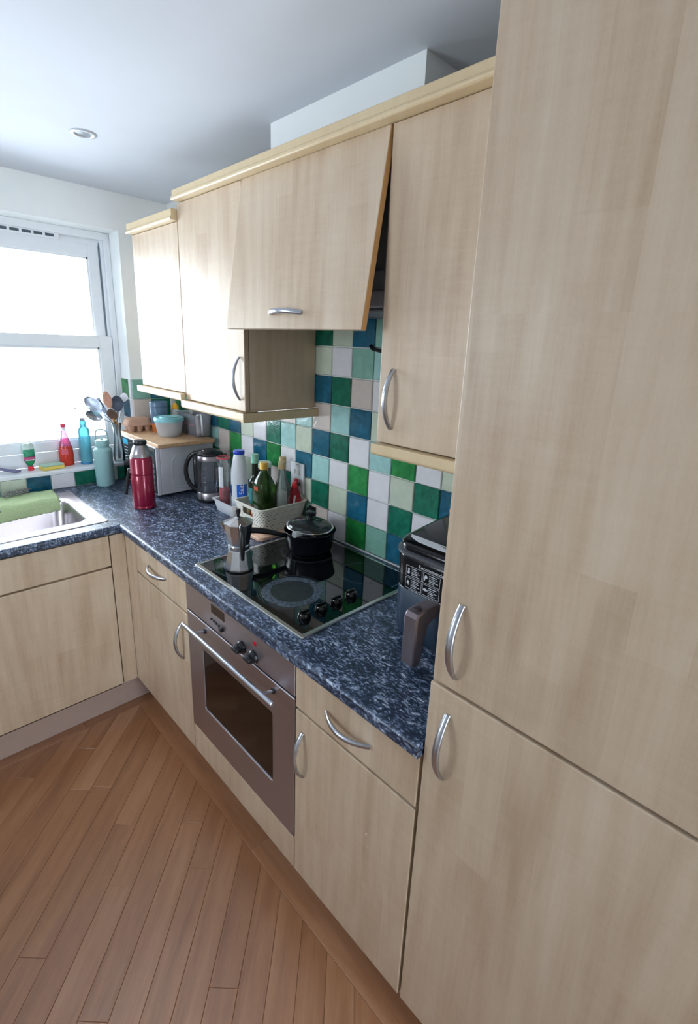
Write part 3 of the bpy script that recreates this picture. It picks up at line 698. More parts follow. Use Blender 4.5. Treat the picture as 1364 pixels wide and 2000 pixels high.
bm = bmesh.new(); sweep(bm, [(-1.19, -0.14, 1.0), (-1.235, -0.13, 1.02), (-1.26, -0.125, 1.03)], [0.008, 0.006, 0.006], 10); fin('lever', bm, CHROME, u, smooth=True)

# green cloth over the back of the sink
def cloth():
    bm = bmesh.new(); NX, NY = 44, 26; L = []
    prof = [(-0.035, 0.918), (-0.08, 0.920), (-0.13, 0.919), (-0.165, 0.920), (-0.188, 0.920), (-0.200, 0.914), (-0.207, 0.902), (-0.210, 0.885), (-0.212, 0.868)]
    def pf(t):
        s = t*(len(prof)-1); i = min(int(s), len(prof)-2); f = s-i; return prof[i][0]*(1-f)+prof[i+1][0]*f, prof[i][1]*(1-f)+prof[i+1][1]*f
    for i in range(NX+1):
        a = i/NX; row = []
        for j in range(NY+1):
            t = j/NY; y, z = pf(t)
            x = -1.12*(1-a)+(-0.678-0.012*math.sin(t*2.5))*a
            wv = 0.0022*math.sin(a*37+t*4)+0.0028*math.sin(a*19-t*7+1)
            if t > 0.62: y -= abs(wv)*1.6*(t-0.55)*2+0.003; z -= (1-a)*0.020*(t-0.62)/0.38
            else: z += abs(wv)*0.9
            if t > 0.97: z += 0.0015*(-1)**i
            row.append(bm.verts.new((x, y, z)))
        L.append(row)
    for i in range(NX):
        for j in range(NY): bm.faces.new((L[i][j], L[i+1][j], L[i+1][j+1], L[i][j+1]))
    return bm
mcl = simple('green_microfibre', 'b2c797', 0.9, var=0.12, scale=220, bump=0.4)
o = fin('dishcloth', cloth(), mcl, smooth=True); md = o.modifiers.new('thick', 'SOLIDIFY'); md.thickness = 0.0025; md.offset = 1
tagm(o, 'sage green cloth draped over the back edge of the sink bowl', 'cloth')
bm = bmesh.new(); rw = random.Random(5); pts = []
for i in range(260):
    t = i/259*2*PI*24; rr_ = 0.012+0.005*math.sin(t*0.37); c = Vector((-0.828+0.042*math.sin(t*0.043), -0.062+0.012*math.cos(t*0.031), 0.9400))
    pts.append(c+Vector((rr_*math.cos(t)*1.1, rr_*0.9*math.sin(t*1.3+1), 0.011*math.sin(t*0.9))))
sweep(bm, pts, 0.0009, 4, cap=False); tagm(fin('wire_scourer', bm, simple('dull_wire', '7d7a80', 0.45, metal=0.6)), 'grey wire scourer resting on the green cloth', 'scourer')

# ------------------------------------------------------------------ oven
u = thing('oven', 'built-in stainless steel oven with a bar handle and dark glass window under the hob', 'oven', (-0.3, -1.526, 0.28))
bx('body', DARK, u, -0.560, -0.03, -1.820, -1.232, 0.285, 0.870)
cp = sub(bx('control_panel', STEEL_OVEN, u, -0.5815, -0.560, -1.8245, -1.2265, 0.7650, 0.8720, 0.002))
OX = -0.5815
dp = bx('display', simple('display_brown', '2c201d', 0.12), cp, OX-0.0012, OX+0.001, -1.4775, -1.3985, 0.824, 0.8535, 0.0004)
for i, (y, z, s) in enumerate(((-1.399, 0.7995, 0.0036), (-1.414, 0.7985, 0.0036), (-1.429, 0.7975, 0.0036), (-1.444, 0.7965, 0.0036), (-1.4625, 0.7935, 0.0068))):
    bx('button', BLACKPL, cp, OX-(0.004 if s < 0.005 else 0.010), OX+0.001, y-s, y+s, z-s, z+s, 0.0012)
bx('indicator_light', simple('red_lamp', 'b8182e', 0.25), cp, OX-0.0015, OX+0.001, -1.650, -1.637, 0.8270, 0.8390, 0.0004)
for y in (-1.5745, -1.6365):
    bm = bmesh.new()
    prof = [(0, 0), (0.021, 0), (0.021, 0.004), (0.018, 0.010), (0.015, 0.013), (0, 0.014)]
    lathe(bm, prof, (0, 0, 0), 28)
    box(bm, -0.006, 0.006, -0.0165, 0.0165, 0.009, 0.029, 0.003)
    bmesh.ops.rotate(bm, verts=bm.verts, cent=(0, 0, 0), matrix=Matrix.Rotation(-PI/2, 3, 'Y')); bmesh.ops.translate(bm, verts=bm.verts, vec=(OX, y, 0.788))
    fin('knob', bm, BLACKPL, cp, smooth=True, auto=35)
# door with window opening
bm = bmesh.new(); oy0, oy1, oz0, oz1 = -1.8245, -1.2265, 0.2850, 0.7580; wy0, wy1, wz0, wz1 = -1.7245, -1.3240, 0.408, 0.650
def rect_ring(y0, y1, z0, z1, x, r, n=3): return [(x, a, b) for a, b in rrect(y0, y1, z0, z1, r, n)]
loft(bm, [rect_ring(oy0, oy1, oz0, oz1, -0.561, 0.001), rect_ring(oy0, oy1, oz0, oz1, OX+0.002, 0.001), rect_ring(oy0+0.002, oy1-0.002, oz0+0.002, oz1-0.002, OX, 0.001),
          rect_ring(wy0-0.002, wy1+0.002, wz0-0.002, wz1+0.002, OX, 0.006), rect_ring(wy0, wy1, wz0, wz1, OX+0.0015, 0.005), rect_ring(wy0+0.0005, wy1-0.0005, wz0+0.0005, wz1-0.0005, OX+0.006, 0.005)], cap1=False)
od = sub(fin('door', bm, STEEL_OVEN, u))
bx('glass', simple('oven_glass', '15100e', 0.08, var=0.5, scale=9), od, OX+0.004, OX+0.008, wy0-0.003, wy1+0.003, wz0-0.003, wz1+0.003)
bm = bmesh.new(); HX = OX-0.044
sweep(bm, [(HX, -1.2790, 0.7418), (HX, -1.2800, 0.7418), (HX, -1.7870, 0.7418), (HX, -1.7880, 0.7418)], [0.0060, 0.0075, 0.0075, 0.0060], 16, up=(0, 0, 1)); hb = sub(fin('handle', bm, SATIN, od, smooth=True, auto=50))
for y in (-1.3480, -1.7320):
    bm = bmesh.new(); sweep(bm, [(HX, y, 0.7405), (OX, y, 0.7290)], 0.0042, 12, up=(0, 1, 0)); fin('handle_post', bm, SATIN, hb if False else od, smooth=True, auto=50)
    bm = bmesh.new(); sweep(bm, [(OX-0.003, y, 0.7292), (OX+0.001, y, 0.7290)], 0.0085, 14, up=(0, 1, 0)); fin('post_collar', bm, BLACKPL, od, smooth=True, auto=50)

# ------------------------------------------------------------------ hob
HX0, HX1, HY0, HY1 = -0.5435, -0.0330, -1.8055, -1.2205
u = thing('hob', 'black ceramic hob with a steel rim and four knobs at its right', 'hob', (-0.29, -1.513, 0.91))
bm = bmesh.new()
def hr(d, z): return ring3(rrect(HX0+d, HX1-d, HY0+d, HY1-d, 0.006, 3), z)
loft(bm, [hr(0, 0.9103), hr(0.0, 0.9130), hr(0.002, 0.9155), hr(0.012, 0.9165), hr(0.0135, 0.9150), hr(0.0135, 0.9110)], cap0=False, cap1=False)
fin('rim', bm, simple('hob_rim_metal', 'c4c6c4', 0.25, metal=0.9, var=0.02), u)
bm = bmesh.new(); loft(bm, [hr(0.0132, 0.9105), hr(0.0132, 0.9160)], cap0=True, cap1=True); hg = sub(fin('glass_plate', bm, BLACKGLASS, u))
ringm = simple('printed_ring', '3c4650', 0.15, var=0.1); residue = None
def flatring(name, c, r0, r1, z, mat, parent, ex=1.0, ey=1.0, wob=0.0, seg=64, lift=0.0002):
    bm = bmesh.new(); A = []; B = []; Cc = []
    for i in range(seg):
        a = 2*PI*i/seg; k = 1+wob*math.sin(a*3+1)+wob*0.7*math.sin(a*7)
        A.append((c[0]+r0*ex*math.cos(a)*k, c[1]+r0*ey*math.sin(a)*k, z)); Cc.append((c[0]+r1*ex*math.cos(a)*k, c[1]+r1*ey*math.sin(a)*k, z))
        B.append((c[0]+r0*ex*math.cos(a)*k, c[1]+r0*ey*math.sin(a)*k, z+lift)); 
    D = [(x, y, z+lift) for x, y, _ in Cc]
    V = [[bm.verts.new(p) for p in rr] for rr in (A, B, D, Cc)]
    for a, b in ((V[0], V[1]), (V[1], V[2]), (V[2], V[3]), (V[3], V[0])):
        for i in range(seg):
            j = (i+1) % seg; bm.faces.new((a[i], a[j], b[j], b[i]))
    return fin(name, bm, mat, parent)
for c, rs in (((-0.408, -1.590), (0.107, 0.100)), ((-0.170, -1.385), (0.107, 0.100, 0.070)), ((-0.150, -1.640), (0.080, 0.074)), ((-0.440, -1.335), (0.080, 0.074, 0.048))):
    for r in rs: flatring('zone_ring', c, r-0.0012, r, 0.9160, ringm, hg)
# burnt-on residue disc on the front zone
m, t, n, l, p = _new('burnt_residue')
tcn = N(n, 'ShaderNodeTexCoord'); no = N(n, 'ShaderNodeTexNoise', Scale=120.0, Detail=5.0, Roughness=0.75); l.new(tcn.outputs['Object'], no.inputs['Vector'])
gr = N(n, 'ShaderNodeTexNoise', Scale=14.0, Detail=3.0); l.new(tcn.outputs['Object'], gr.inputs['Vector'])
rm = N(n, 'ShaderNodeValToRGB'); rm.color_ramp.elements[0].position = 0.4; rm.color_ramp.elements[0].color = (*rgb('171c22'), 1); rm.color_ramp.elements[1].position = 0.68; rm.color_ramp.elements[1].color = (*rgb('66788c'), 1)
l.new(no.outputs['Fac'], rm.inputs['Fac']); l.new(rm.outputs['Color'], p.inputs['Base Color']); p.inputs['Roughness'].default_value = 0.55
RES1 = m
RES0 = simple('light_residue', '20262d', 0.35, var=0.6, scale=90)
bm = bmesh.new(); lathe(bm, [(0, 0.0003), (0.066, 0.0003), (0.0665, 0)], (-0.408, -1.590, 0.9160), 48); fin('residue_film', bm, RES0, hg)
flatring('residue_ring', (-0.408, -1.590), 0.068, 0.094, 0.9160, RES1, hg, wob=0.006, lift=0.0004)
for k, y in enumerate((-0.4747, -0.4120, -0.3515, -0.2900)):
    bm = bmesh.new(); lathe(bm, [(0, 0), (0.019, 0), (0.0195, 0.003), (0.0175, 0.012), (0.0150, 0.0165), (0.012, 0.0175), (0, 0.0175)], (y, -1.7310, 0.9160), 28)
    box(bm, y-0.0165, y+0.0165, -1.7345, -1.7275, 0.930, 0.9385, 0.002)
    fin('knob', bm, simple('gloss_black', '08090c', 0.08) if k == 0 else bpy.data.materials['gloss_black'], u, smooth=True, auto=35)
    for s in range(3):
        bx('mark', ringm if s else ringm, hg, y-0.024+s*0.002, y-0.0215+s*0.002, -1.757+s*0.006, -1.754+s*0.006, 0.9158, 0.9163)
for i in range(7): bx('mark', bpy.data.materials['satin_nickel'], hg, -0.150+i*0.009, -0.1435+i*0.009, -1.776, -1.772, 0.9158, 0.9162)
for (x0, x1, y0, y1) in ((-0.458, -0.430, -1.4605, -1.4595), (-0.4445, -0.4435, -1.474, -1.446)): bx('mark', ringm, hg, x0, x1, y0, y1, 0.9158, 0.9162)

# ------------------------------------------------------------------ downlight
u = thing('downlight', 'small round recessed downlight in the ceiling, switched off', 'light', (-0.5785, -0.648, ZC))
bm = bmesh.new(); lathe(bm, [(0.026, 0.030), (0.026, -0.002), (0.030, -0.0045), (0.040, -0.0035), (0.043, 0.0), (0.040, 0.001)], (-0.5785, -0.648, ZC), 40, cap=False); fin('bezel', bm, simple('bezel_white', 'c9ced6', 0.3, metal=0.3), u, smooth=True)
bm = bmesh.new(); lathe(bm, [(0.0, 0.0), (0.026, 0.001)], (-0.5785, -0.648, ZC-0.0012), 30, cap=False); fin('lamp', bm, simple('lamp_face', '8f979f', 0.2), u)

# ================================================================== loose things
ZW = 0.9105
def body(name, prof, c, mat, parent, seg=36, auto=40, **kw):
    bm = bmesh.new(); lathe(bm, prof, c, seg, **kw); return fin(name, bm, mat, parent, smooth=True, auto=auto)
CLEAR = glass('clear_glass', (0.96, 0.98, 0.98), 0.03, body=0.14, bodycol=(0.80, 0.86, 0.88))
CLEARPL = glass('clear_plastic', (0.97, 0.97, 0.99), 0.12, body=0.28, bodycol=(0.88, 0.88, 0.97))
FROST = glass('frosted_plastic', (0.96, 0.97, 0.99), 0.25, body=0.6, bodycol=(0.95, 0.96, 0.99))

# mint flask
c = (-0.437, -0.062, ZW); MINT = simple('mint_enamel', '93bdbf', 0.45, var=0.04, scale=200, bump=0.15)
u = thing('drinks_bottle', 'matt mint green metal bottle with a loop handle by the window wall', 'bottle', c)
body('body', [(0, 0), (0.040, 0), (0.0430, 0.003), (0.0440, 0.010), (0.0440, 0.178), (0.043, 0.188), (0.035, 0.196), (0.030, 0.199), (0.028, 0.203), (0, 0.203)], c, MINT, u)
ca = sub(body('cap', [(0, 0.203), (0.0315, 0.203), (0.0325, 0.206), (0.0325, 0.232), (0.031, 0.236), (0.006, 0.238), (0.005, 0.245), (0, 0.246)], c, MINT, u))
bm = bmesh.new(); pts = [(c[0]-0.0345*0.72, c[1]+0.0345*0.70, c[2]+0.218)]
for i in range(13):
    a = PI*i/12; w = -0.030*math.cos(a); pts.append((c[0]+w*0.72, c[1]-w*0.70, c[2]+0.250+0.040*math.sin(a)**0.55))
pts.append((c[0]+0.0345*0.72, c[1]-0.0345*0.70, c[2]+0.218)); sweep(bm, pts, (0.0040), 10, up=(0.70, 0.72, 0)); fin('loop', bm, simple('pale_loop', 'a9cccc', 0.4), ca, smooth=True)

# red vacuum flask
c = (-0.4250, -0.5210, ZW); REDM = simple('red_lacquer', '8e0a34', 0.25, metal=0.25, var=0.05, coat=0.5)
u = thing('vacuum_flask', 'dark red vacuum flask with a steel cone and black cap in front of the microwave', 'flask', c)
body('body', [(0, 0), (0.046, 0), (0.0485, 0.003), (0.0485, 0.012), (0.0475, 0.014), (0.0485, 0.018), (0.0485, 0.150), (0.0475, 0.152), (0.0475, 0.158), (0.0490, 0.160), (0.0490, 0.168), (0.0480, 0.170), (0.0480, 0.228), (0.046, 0.234), (0.043, 0.237), (0, 0.237)], c, REDM, u, 44, 30)
body('shoulder', [(0.0, 0.236), (0.0440, 0.236), (0.0440, 0.241), (0.0425, 0.243), (0.0425, 0.247), (0.0412, 0.249), (0.0400, 0.254), (0.0290, 0.284), (0.026, 0.288), (0, 0.289)], c, STEEL, u, 44, 30)
bm = bmesh.new(); lathe(bm, [(0, 0.288), (0.026, 0.288), (0.0285, 0.291), (0.0285, 0.303), (0.026, 0.308), (0.015, 0.3095), (0, 0.310)], c, 40)
fin('cap', bm, BLACKPL, u, smooth=True, auto=40)
HD = Vector((-0.72, 0.70, 0))      # towards the picture's left
bm = bmesh.new(); cc = Vector(c)
box(bm, -0.006, 0.006, -0.008, 0.008, -0.006, 0.006, 0.002); bmesh.ops.translate(bm, verts=bm.verts, vec=cc+HD*0.052+Vector((0, 0, 0.163))); fin('hinge', bm, SATIN, u)
bm = bmesh.new(); pts = [cc+HD*(0.054+0.012*math.sin(t*PI/2)+0.014*t)+Vector((0, 0, 0.176-0.120*t)) for t in [i/12 for i in range(13)]]
sweep(bm, pts, [(0.0085, 0.0060)]*13, 12, up=(0.70, 0.72, 0)); hn = sub(fin('carry_handle', bm, BLACKPL, u, smooth=True))
bm = bmesh.new(); sweep(bm, [cc+HD*0.046+Vector((0, 0, 0.045)), cc+HD*0.053+Vector((0, 0, 0.047)), cc+HD*0.0535+Vector((0, 0, 0.052))], 0.0022, 8, up=(0.7, 0.72, 0)); fin('clip', bm, REDM, u, smooth=True)
bm = bmesh.new(); sweep(bm, [cc+HD*0.0475+Vector((0, 0, 0.155)), cc+HD*0.060+Vector((0, 0, 0.160)), cc+HD*0.062+Vector((0, 0, 0.170)), cc+HD*0.0485+Vector((0, 0, 0.176))], 0.0025, 8, up=(0.7, 0.72, 0)); fin('hinge_wire', bm, SATIN, u, smooth=True)

# microwave
u = thing('microwave', 'white microwave oven in the corner with a wooden board on top', 'microwave', (-0.17, -0.22, ZW))
MWM = simple('microwave_enamel', 'e8ecf4', 0.35, var=0.02)
X0, X1, Y0, Y1, Z1_ = -0.300, -0.020, -0.430, -0.010, 1.1585
bm = bmesh.new(); box(bm, X0, X1, Y0, Y1, 0.918, Z1_, 0.004); fin('case', bm, MWM, u)
def oct_ring(x0, x1, z0, z1, r, y): return [(a, y, b) for a, b in rrect(x0, x1, z0, z1, r, 5)]
bm = bmesh.new(); loft(bm, [oct_ring(-0.247, -0.055, 0.938, 1.112, 0.045, Y0+0.001), oct_ring(-0.247, -0.055, 0.938, 1.112, 0.045, Y0-0.0012), oct_ring(-0.243, -0.059, 0.942, 1.108, 0.042, Y0-0.0022), oct_ring(-0.240, -0.062, 0.945, 1.105, 0.040, Y0-0.0012), oct_ring(-0.238, -0.064, 0.947, 1.103, 0.039, Y0+0.001)], cap0=False, cap1=False)
fin('embossed_panel', bm, MWM, u)
bx('front_frame', MWM, u, -0.3200, -0.300, Y0, Y1, 0.918, Z1_, 0.004)
dr = sub(bx('door', simple('microwave_glass', '0a0c10', 0.05, var=0.1), u, -0.3235, -0.3198, Y0+0.112, Y1-0.006, 0.925, Z1_-0.008, 0.001))
bx('door_window_frame', simple('door_frame_grey', '39414b', 0.25), dr, -0.3240, -0.3232, Y0+0.120, Y0+0.124, 0.94, 1.14)
bx('handle', SATIN, dr, -0.335, -0.3235, Y0+0.118, Y0+0.130, 0.955, 1.125, 0.003)
pn = sub(bx('control_panel', BLACKMAT, u, -0.3230, -0.3198, Y0+0.006, Y0+0.109, 0.925, Z1_-0.008, 0.001))
bx('display', simple('lcd_dark', '1d3440', 0.1), pn, -0.3236, -0.3228, Y0+0.02, Y0+0.095, 1.105, 1.135)
for i in range(5):
    for j in range(3): bx('button', simple('button_grey', '9aa2ac', 0.4) if (i, j) == (0, 0) else bpy.data.materials['button_grey'], pn, -0.3238, -0.3228, Y0+0.022+j*0.026, Y0+0.042+j*0.026, 0.945+i*0.028, 0.960+i*0.028, 0.0003)
# sticker on the door glass
st = sub(bx('sticker', simple('sticker_blue', '18a8cf', 0.3), dr, -0.3242, -0.3234, -0.100, -0.035, 1.115, 1.142)); 
for i in range(5): bx('sticker_line', simple('sticker_white', 'cfe4ec', 0.4) if i == 0 else bpy.data.materials['sticker_white'], dr, -0.3242, -0.3234, -0.095+0.004*i, -0.052+0.006*(i % 2), 1.098-i*0.016, 1.1005-i*0.016)
for px in (X0+0.02, X1-0.02):
    for py in (Y0+0.03, Y1-0.03): bm = bmesh.new(); lathe(bm, [(0, 0), (0.012, 0), (0.012, 0.008), (0, 0.008)], (px, py, 0.9102), 14); fin('foot', bm, BLACKPL, u)

# board on the microwave
ZB = 1.1590; TB = ZB+0.0185
bm = bmesh.new(); P = rrect(-0.326, -0.033, -0.482, -0.012, 0.012); Q = rrect(-0.324, -0.035, -0.480, -0.014, 0.011)
loft(bm, [ring3(Q, ZB), ring3(P, ZB+0.003), ring3(P, TB-0.003), ring3(Q, TB)])
tagm(fin('chopping_board', bm, BEECH), 'thick pale wooden board lying on top of the microwave', 'board', 'wooden boards')

# egg carton
c = (-0.253, -0.066, TB); PULP = simple('paper_pulp', 'c09a84', 0.85, var=0.08, scale=70, bump=0.3)
u = thing('egg_carton', 'brown pulp egg carton at the window end of the board on the microwave', 'egg box', c)
bm = bmesh.new(); nx_, ny_ = 3, 2; w, d = 0.124, 0.086
x0, y0 = c[0]-w/2, c[1]-d/2
for i in range(nx_):
    for j in range(ny_):
        cx, cy = x0+w*(i+0.5)/nx_, y0+d*(j+0.5)/ny_
        lathe(bm, [(0, 0), (0.0125, 0), (0.0155, 0.010), (0.0205, 0.030), (0.0205, 0.034)], (cx, cy, c[2]+0.0003), 10)
loft(bm, [ring3(rrect(x0-0.001, x0+w+0.001, y0-0.001, y0+d+0.001, 0.012, 3), c[2]+0.030), ring3(rrect(x0-0.007, x0+w+0.007, y0-0.007, y0+d+0.007, 0.015, 3), c[2]+0.032), ring3(rrect(x0-0.007, x0+w+0.007, y0-0.007, y0+d+0.007, 0.015, 3), c[2]+0.035)])
fin('cup_tray', bm, PULP, u)
bm = bmesh.new()
loft(bm, [ring3(rrect(x0-0.006, x0+w+0.006, y0-0.006, y0+d+0.006, 0.014, 4), c[2]+0.0355), ring3(rrect(x0-0.002, x0+w+0.002, y0-0.002, y0+d+0.002, 0.014, 4), c[2]+0.040), ring3(rrect(x0+0.006, x0+w-0.006, y0+0.006, y0+d-0.006, 0.014, 4), c[2]+0.064), ring3(rrect(x0+0.014, x0+w-0.014, y0+0.014, y0+d-0.014, 0.012, 4), c[2]+0.070), ring3(rrect(x0+0.030, x0+w-0.030, y0+0.030, y0+d-0.030, 0.008, 4), c[2]+0.0685)])
fin('lid', bm, PULP, u)

# tall grinder / canister
c = (-0.1700, -0.1480, TB+0.0003)
u = thing('coffee_grinder', 'tall blue-grey canister with an amber base beside the egg carton', 'canister', c)
body('jar', [(0, 0), (0.034, 0), (0.037, 0.003), (0.038, 0.046), (0, 0.046)], c, simple('amber_contents', 'c46a2a', 0.35, var=0.3, scale=150), u)
body('body', [(0, 0.046), (0.0395, 0.046), (0.0405, 0.050), (0.0455, 0.105), (0.0455, 0.126), (0.044, 0.128), (0.044, 0.131), (0.0462, 0.133), (0.0462, 0.152), (0.044, 0.157), (0, 0.158)], c, simple('slate_blue_plastic', '5b7590', 0.25, var=0.04), u)
# round tub
c = (-0.1790, -0.2820, TB+0.0003)
u = thing('storage_tub', 'round frosted tub with a turquoise lid near the front of the board on the microwave', 'tub', c)
body('tub', [(0, 0), (0.052, 0), (0.056, 0.004), (0.0665, 0.062), (0.068, 0.074), (0, 0.074)], c, FROST, u)
bm = bmesh.new(); lathe(bm, [(0, 0.0), (0.045, 0.0), (0.050, 0.018), (0.030, 0.024), (0, 0.02)], (c[0], c[1], c[2]+0.003), 20); fin('contents', bm, simple('pale_contents', 'eef1f8', 0.7), u, smooth=True)
body('lid', [(0, 0.074), (0.0705, 0.074), (0.0725, 0.077), (0.0725, 0.090), (0.070, 0.0945), (0.064, 0.096), (0.060, 0.093), (0.045, 0.0925), (0.043, 0.0975), (0, 0.098)], c, simple('turquoise_lid', '8fd0da', 0.3, var=0.03), u)
# honey bottle
c = (-0.085, -0.158, TB+0.0003)
u = thing('sauce_bottle', 'squeezy bottle with a pointed yellow cap behind the turquoise-lidded tub', 'bottle', c)
body('body', [(0, 0), (0.024, 0), (0.026, 0.004), (0.026, 0.090), (0.022, 0.108), (0.016, 0.116), (0, 0.116)], c, FROST, u, 24)
body('cap', [(0, 0.116), (0.017, 0.116), (0.017, 0.126), (0.014, 0.130), (0.010, 0.142), (0.004, 0.146), (0, 0.147)], c, simple('yellow_cap', 'f0b016', 0.35), u, 24)
# clear box with freezer bags, handled jug
c = (-0.055, -0.315, TB+0.0003)
u = thing('clear_box', 'clear plastic box stuffed with pink and white bags at the right end of the board', 'box', c)
bm = bmesh.new(); A = (-0.100, -0.012, -0.418, -0.205)
def rr3(d, z, r=0.012): return ring3(rrect(A[0]+d, A[1]-d, A[2]+d, A[3]-d, r, 3), z)
loft(bm, [rr3(0.010, TB+0.0003), rr3(0.006, TB+0.006), rr3(0.0, TB+0.105), rr3(-0.003, TB+0.108), rr3(-0.003, TB+0.112), rr3(0.002, TB+0.110), rr3(0.009, TB+0.010), rr3(0.013, TB+0.004)], cap1=True)
fin('shell', bm, CLEARPL, u)
rw = random.Random(21)
for i, (cx, cy, cz, s, col) in enumerate(((-0.058, -0.375, 0.030, 0.030, 'ece0e4'), (-0.055, -0.31, 0.032, 0.032, 'ddd8ea'), (-0.058, -0.25, 0.035, 0.030, 'eae2e6'), (-0.06, -0.37, 0.066, 0.026, 'cfc2c0'), (-0.052, -0.30, 0.072, 0.028, 'c98aa4'), (-0.056, -0.25, 0.078, 0.026, '8f8cc0'))):
    bm = bmesh.new(); bmesh.ops.create_icosphere(bm, subdivisions=3, radius=s)
    for v in bm.verts: v.co *= 1+0.22*math.sin(v.co.x*190+i)*math.sin(v.co.y*170+i*2)*math.cos(v.co.z*150)+rw.uniform(-0.05, 0.05)
    bmesh.ops.scale(bm, vec=(0.95, 1.05, 0.7), verts=bm.verts); bmesh.ops.translate(bm, verts=bm.verts, vec=(cx, cy, TB+cz)); fin('bag', bm, simple('bag_%d' % i, col, 0.3, var=0.25, scale=60), u, smooth=True)
for cy, z in ((-0.34, 0.055), (-0.27, 0.052)): bm = bmesh.new(); box(bm, -0.095, -0.02, cy-0.03, cy+0.03, TB+z, TB+z+0.003); fin('seal', bm, simple('pink_seal', 'd6587e', 0.4) if cy == -0.34 else bpy.data.materials['pink_seal'], u)
bm = bmesh.new(); sweep(bm, [(-0.085, -0.432, TB+0.118), (-0.086, -0.442, TB+0.108), (-0.086, -0.446, TB+0.070), (-0.084, -0.444, TB+0.018)], [(0.009, 0.003), (0.010, 0.003), (0.009, 0.003), (0.0065, 0.003)], 12, up=(1, 0, 0))
o = fin('handle', bm, FROST, u, smooth=True)
bm = bmesh.new(); box(bm, -0.098, -0.070, -0.436, -0.415, TB+0.112, TB+0.118, 0.002); fin('handle_lug', bm, FROST, u)

# kettle
c = (-0.1340, -0.6020, ZW)
u = thing('kettle', 'glass and steel electric kettle with a black lid and looped handle', 'kettle', c)
body('base', [(0, 0), (0.066, 0), (0.068, 0.003), (0.067, 0.012), (0, 0.012)], c, BLACKPL, u)
body('lower_band', [(0, 0.012), (0.0655, 0.012), (0.0665, 0.016), (0.0655, 0.044), (0.064, 0.046), (0, 0.046)], c, STEEL, u)
body('glass_body', [(0.064, 0.046), (0.0648, 0.070), (0.0635, 0.140), (0.0590, 0.198)], c, glass('smoked_glass', (0.80, 0.82, 0.88), 0.04, body=0.10, bodycol=(0.45, 0.47, 0.53)), u, cap=False)
body('water', [(0, 0.0465), (0.0615, 0.047), (0.0622, 0.072), (0, 0.0722)], c, glass('kettle_water', (0.75, 0.79, 0.86), 0.02, body=0.1), u)
body('upper_band', [(0.0600, 0.198), (0.0606, 0.200), (0.0590, 0.220), (0.0575, 0.222), (0.0555, 0.222), (0.0565, 0.200)], c, STEEL, u, cap=False)
body('lid', [(0, 0.222), (0.0605, 0.222), (0.0620, 0.226), (0.0600, 0.234), (0.050, 0.241), (0.035, 0.243), (0.033, 0.246), (0, 0.2475)], c, BLACKPL, u)
bm = bmesh.new(); sp = Vector((0.72, -0.70, 0)); cc = Vector(c)
loft(bm, [[tuple(cc+sp*0.050+Vector((0.70, 0.72, 0))*y+Vector((0, 0, z))) for y, z in ((-0.024, 0.200), (0.024, 0.200), (0.024, 0.226), (-0.024, 0.226))], [tuple(cc+sp*0.0785+Vector((0.70, 0.72, 0))*y+Vector((0, 0, z))) for y, z in ((-0.006, 0.216), (0.006, 0.216), (0.006, 0.228), (-0.006, 0.228))]]); fin('spout', bm, BLACKPL, u)
bm = bmesh.new(); pts = []
for i in range(21):
    a = PI*(0.5+i/20); pts.append(cc+HD*(0.050-0.058*math.cos(a)*1.15)*1.0+Vector((0, 0, 0.136+0.094*math.sin(a))))
sweep(bm, pts, [(0.0105, 0.0085)]*21, 12, up=(0.70, 0.72, 0)); fin('handle', bm, BLACKPL, u, smooth=True)
bm = bmesh.new(); sweep(bm, [cc+HD*0.0675+Vector((0, 0, z)) for z in (0.030, 0.10, 0.16, 0.236)], [(0.013, 0.006)]*4, 10, up=(0.70, 0.72, 0)); fin('spine', bm, BLACKPL, u, smooth=True)
for i in range(5):
    bm = bmesh.new(); box(bm, -0.004, 0.004, -0.0005, 0.0005, -0.0006, 0.0006); 
    bmesh.ops.rotate(bm, verts=bm.verts, cent=(0, 0, 0), matrix=Matrix.Rotation(-0.78, 3, 'Z')); bmesh.ops.translate(bm, verts=bm.verts, vec=cc+Vector((-0.70, -0.72, 0))*0.0645+HD*0.008+Vector((0, 0, 0.08+i*0.022))); fin('level_mark', bm, WHITEPL, u)

# board, tray and basket
ZT = 0.9105; ZS = ZT+0.0145
bm = bmesh.new(); P = rrect(-0.268, -0.030, -1.196, -0.925, 0.020); Q = rrect(-0.266, -0.032, -1.194, -0.927, 0.019)
loft(bm, [ring3(Q, ZT), ring3(P, ZT+0.003), ring3(P, ZS-0.003), ring3(Q, ZS)])
bmesh.ops.rotate(bm, verts=bm.verts, cent=(-0.15, -0.97, 0), matrix=Matrix.Rotation(math.radians(2.2), 3, 'Z'))
tagm(fin('chopping_board', bm, simple('pink_beech', 'd6ae93', 0.5, var=0.08, scale=40)), 'wooden board on the worktop under the perforated basket', 'board', 'wooden boards')
ZS += 0.0003
ZBK = ZS; ZS = ZT
A = (-0.208, -0.045, -0.915, -0.745)
def ra(d, z, r=0.014): return ring3(rrect(A[0]+d, A[1]-d, A[2]+d, A[3]-d, r, 4), z)
bm = bmesh.new(); loft(bm, [ra(0.016, ZS), ra(0.012, ZS+0.004), ra(0.004, ZS+0.044), ra(0.003, ZS+0.050), ra(-0.004, ZS+0.054), ra(-0.005, ZS+0.058), ra(0.0, ZS+0.059), ra(0.006, ZS+0.056), ra(0.015, ZS+0.008), ra(0.019, ZS+0.0035)])
tagm(fin('tray', bm, WHITEPL, smooth=True, auto=40), 'white plastic tray holding the salt bottle and the red-rimmed jar', 'tray')
